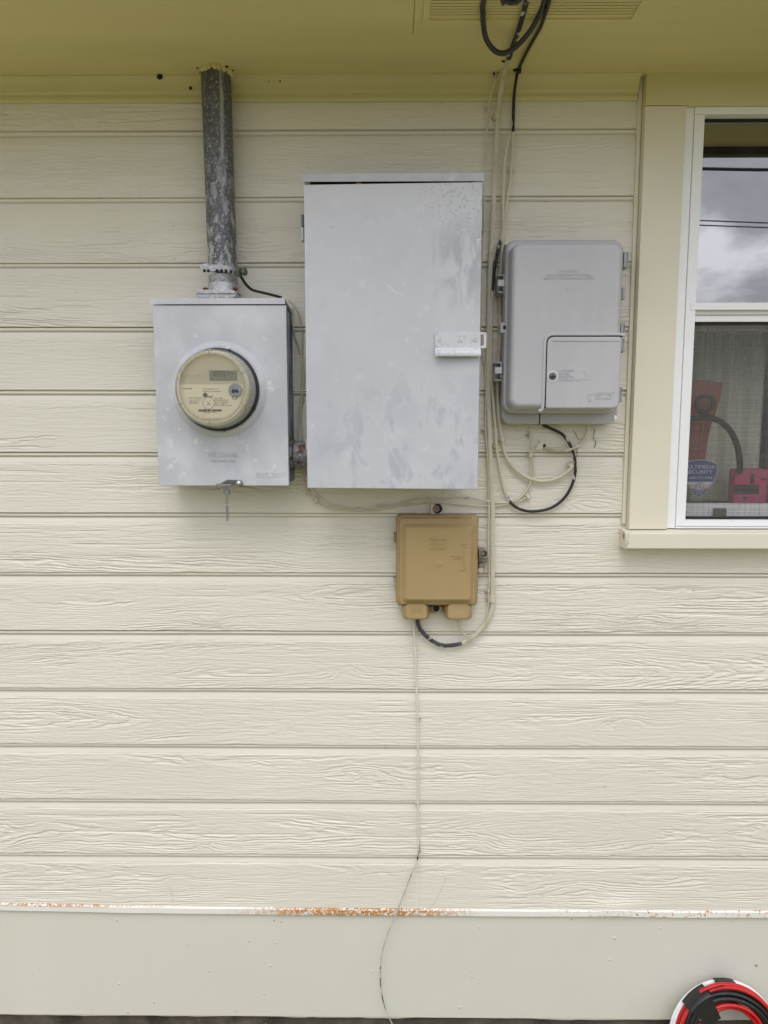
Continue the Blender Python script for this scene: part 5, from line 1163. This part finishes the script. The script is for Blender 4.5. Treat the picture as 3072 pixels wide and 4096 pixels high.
# pink box
pk = mat('pink_plastic', (.90, .10, .28), .45, var=.08, vscale=8)
dK = -.10
a_, b_ = rp(650, 1552, dK), rp(990, 1915, dK)
pb_ = thing('pink_box', ((a_.x + b_.x) / 2, -dK, b_.z - .10), 'bright pink box with dark openings at the lower right of the window', 'box')
MB().slab(a_.x, b_.x, b_.z - .10, a_.z, dK - .03, dK, .006, .004).build('body', pk, pb_)
for x0, y0, x1, y1 in ((815, 1600, 848, 1712), (640, 1722, 900, 1822), (925, 1655, 985, 1668), (740, 1850, 775, 1880)):
    q0, q1 = rp(x0, y0, dK), rp(x1, y1, dK); MB().box(max(q0.x, a_.x + .001), q1.x, q1.z, q0.z, dK + .0002, dK + .002, .0005).build('dark_opening', mat('dark_plum', (.06, .03, .045), .6), pb_)
MB().box(xa_ - .02, rp(1100, 900, -.2).x + .3, .9, rp(600, 1916, -.16).z, -.40, -.05, .002).build('table_top', mat('dim_brown', (.08, .075, .065), .6), house)

# ================================================================== COILS OF NEW WIRE ON THE GROUND
w_white = mat('white_wire', (.80, .80, .82), .3, var=.03, spec=.5); w_red = mat('red_wire', (.47, .007, .009), .28, var=.08, vscale=20, spec=.5, coat=.2); w_black = mat('black_wire', (.014, .014, .015), .3, var=.2, vscale=30, spec=.5, layers=[dict(color=(.2, .2, .2), scale=160, lo=.66, hi=.7, amt=.6)])
tape_m = mat('black_tape', (.013, .013, .014), .35, var=.2, vscale=40, spec=.45, bump=(70, .3, .002))
lean = math.radians(13)
def coil_frame(apx, apy, R, dtop):
    top_ = Q('m', apx, apy, dtop); u = Vector((1, 0, 0)); w_ = Vector((0, math.sin(lean) * 1, math.cos(lean))); nrm = Vector((0, -math.cos(lean), math.sin(lean)))
    return top_ - w_ * R, u, w_, nrm
def strand(fr, R, off, r, a0, a1, seed, wob=.003):
    c_, u, w_, nr = fr; rnd = random.Random(seed); ph = [rnd.uniform(0, 6.3) for _ in range(4)]; n = int(abs(a1 - a0) / 3)
    pts = []
    for k in range(n + 1):
        a = math.radians(a0 + (a1 - a0) * k / n); rr = R + wob * (math.sin(a * 2 + ph[0]) * .6 + math.sin(a * 3 + ph[1]) * .4); oo = off + wob * (math.sin(a * 2 + ph[2]) * .6 + .4 * math.sin(a * 3 + ph[3]))
        pts.append(c_ + u * (rr * math.cos(a)) + w_ * (rr * math.sin(a)) + nr * oo)
    mb = MB(); mb.tube(pts, r, 10); return mb
def sleeve(fr, R0, R1, o0, o1, a0, a1, n=14, lump=.0012, seed=1):
    c_, u, w_, nr = fr; rnd = random.Random(seed); rs = []; m_ = 22; lp_ = [rnd.uniform(-1, 1) * lump for _ in range(m_)]
    for k in range(n + 1):
        a = math.radians(a0 + (a1 - a0) * k / n); ring = []
        for j in range(m_):
            q = 2 * math.pi * j / m_; cq, sq = math.cos(q), math.sin(q); pw = lambda x: math.copysign(abs(x) ** .5, x)
            rr = (R0 + R1) / 2 + (R1 - R0) / 2 * pw(cq) + lp_[j]; oo = (o0 + o1) / 2 + (o1 - o0) / 2 * pw(sq) + lp_[(j + 5) % m_]
            ring.append(c_ + u * (rr * math.cos(a)) + w_ * (rr * math.sin(a)) + nr * oo)
        rs.append(ring)
    mb = MB(); mb.rings(rs); return mb
RWh = .135
frW = coil_frame(1000, 128, RWh, .026); r5 = .0047
wc = thing('wire_coil', frW[0] - frW[2] * RWh, 'white wire coil taped in black, behind the red and black coil', 'wire coil', 'coils of new wire')
for k_, (dr_, of) in enumerate(((-.0047, .0), (-.0075, .0085), (-.0135, .002), (-.017, .011), (-.0235, .004), (-.029, .009))): strand(frW, RWh + dr_, of, r5, 90 + k_ - 357, 90 + k_, 20 + k_, .0022).build('white_wire', w_white, wc)
sleeve(frW, RWh - .040, RWh + .0025, -.010, .021, 78, 98).build('tape', tape_m, wc)
RBk = .127
frB = coil_frame(1085, 203, RBk, .052)
bcl = thing('wire_coil', frB[0] - frB[2] * RBk, 'red and black wire coil bound with wide black tape, in front', 'wire coil', 'coils of new wire')
lay = [(-.005, .004, 'r', 112), (-.003, -.006, 'r', 96), (-.0135, -.004, 'b', 120), (-.016, .006, 'b', 118), (-.0235, .000, 'b', 118), (-.026, .009, 'b', 119), (-.034, .002, 'b', 120), (-.036, -.008, 'b', 118), (-.0435, .007, 'r', 118), (-.045, -.003, 'b', 118), (-.052, .003, 'r', 118), (-.0515, -.007, 'b', 119)]
for k_, (dr_, of, cch, ae) in enumerate(lay): strand(frB, RBk + dr_, of, .0048, ae - 352 + 3 * k_, ae, 60 + k_, .0030).build('red_wire' if cch == 'r' else 'black_wire', w_red if cch == 'r' else w_black, bcl)
strand(frB, RBk + .0055, .007, .0046, 95, 122, 90, .0).build('red_wire', w_red, bcl)
sleeve(frB, RBk - .066, RBk + .0065, -.020, .021, 114, 143, lump=.0018, seed=7).build('tape', tape_m, bcl)
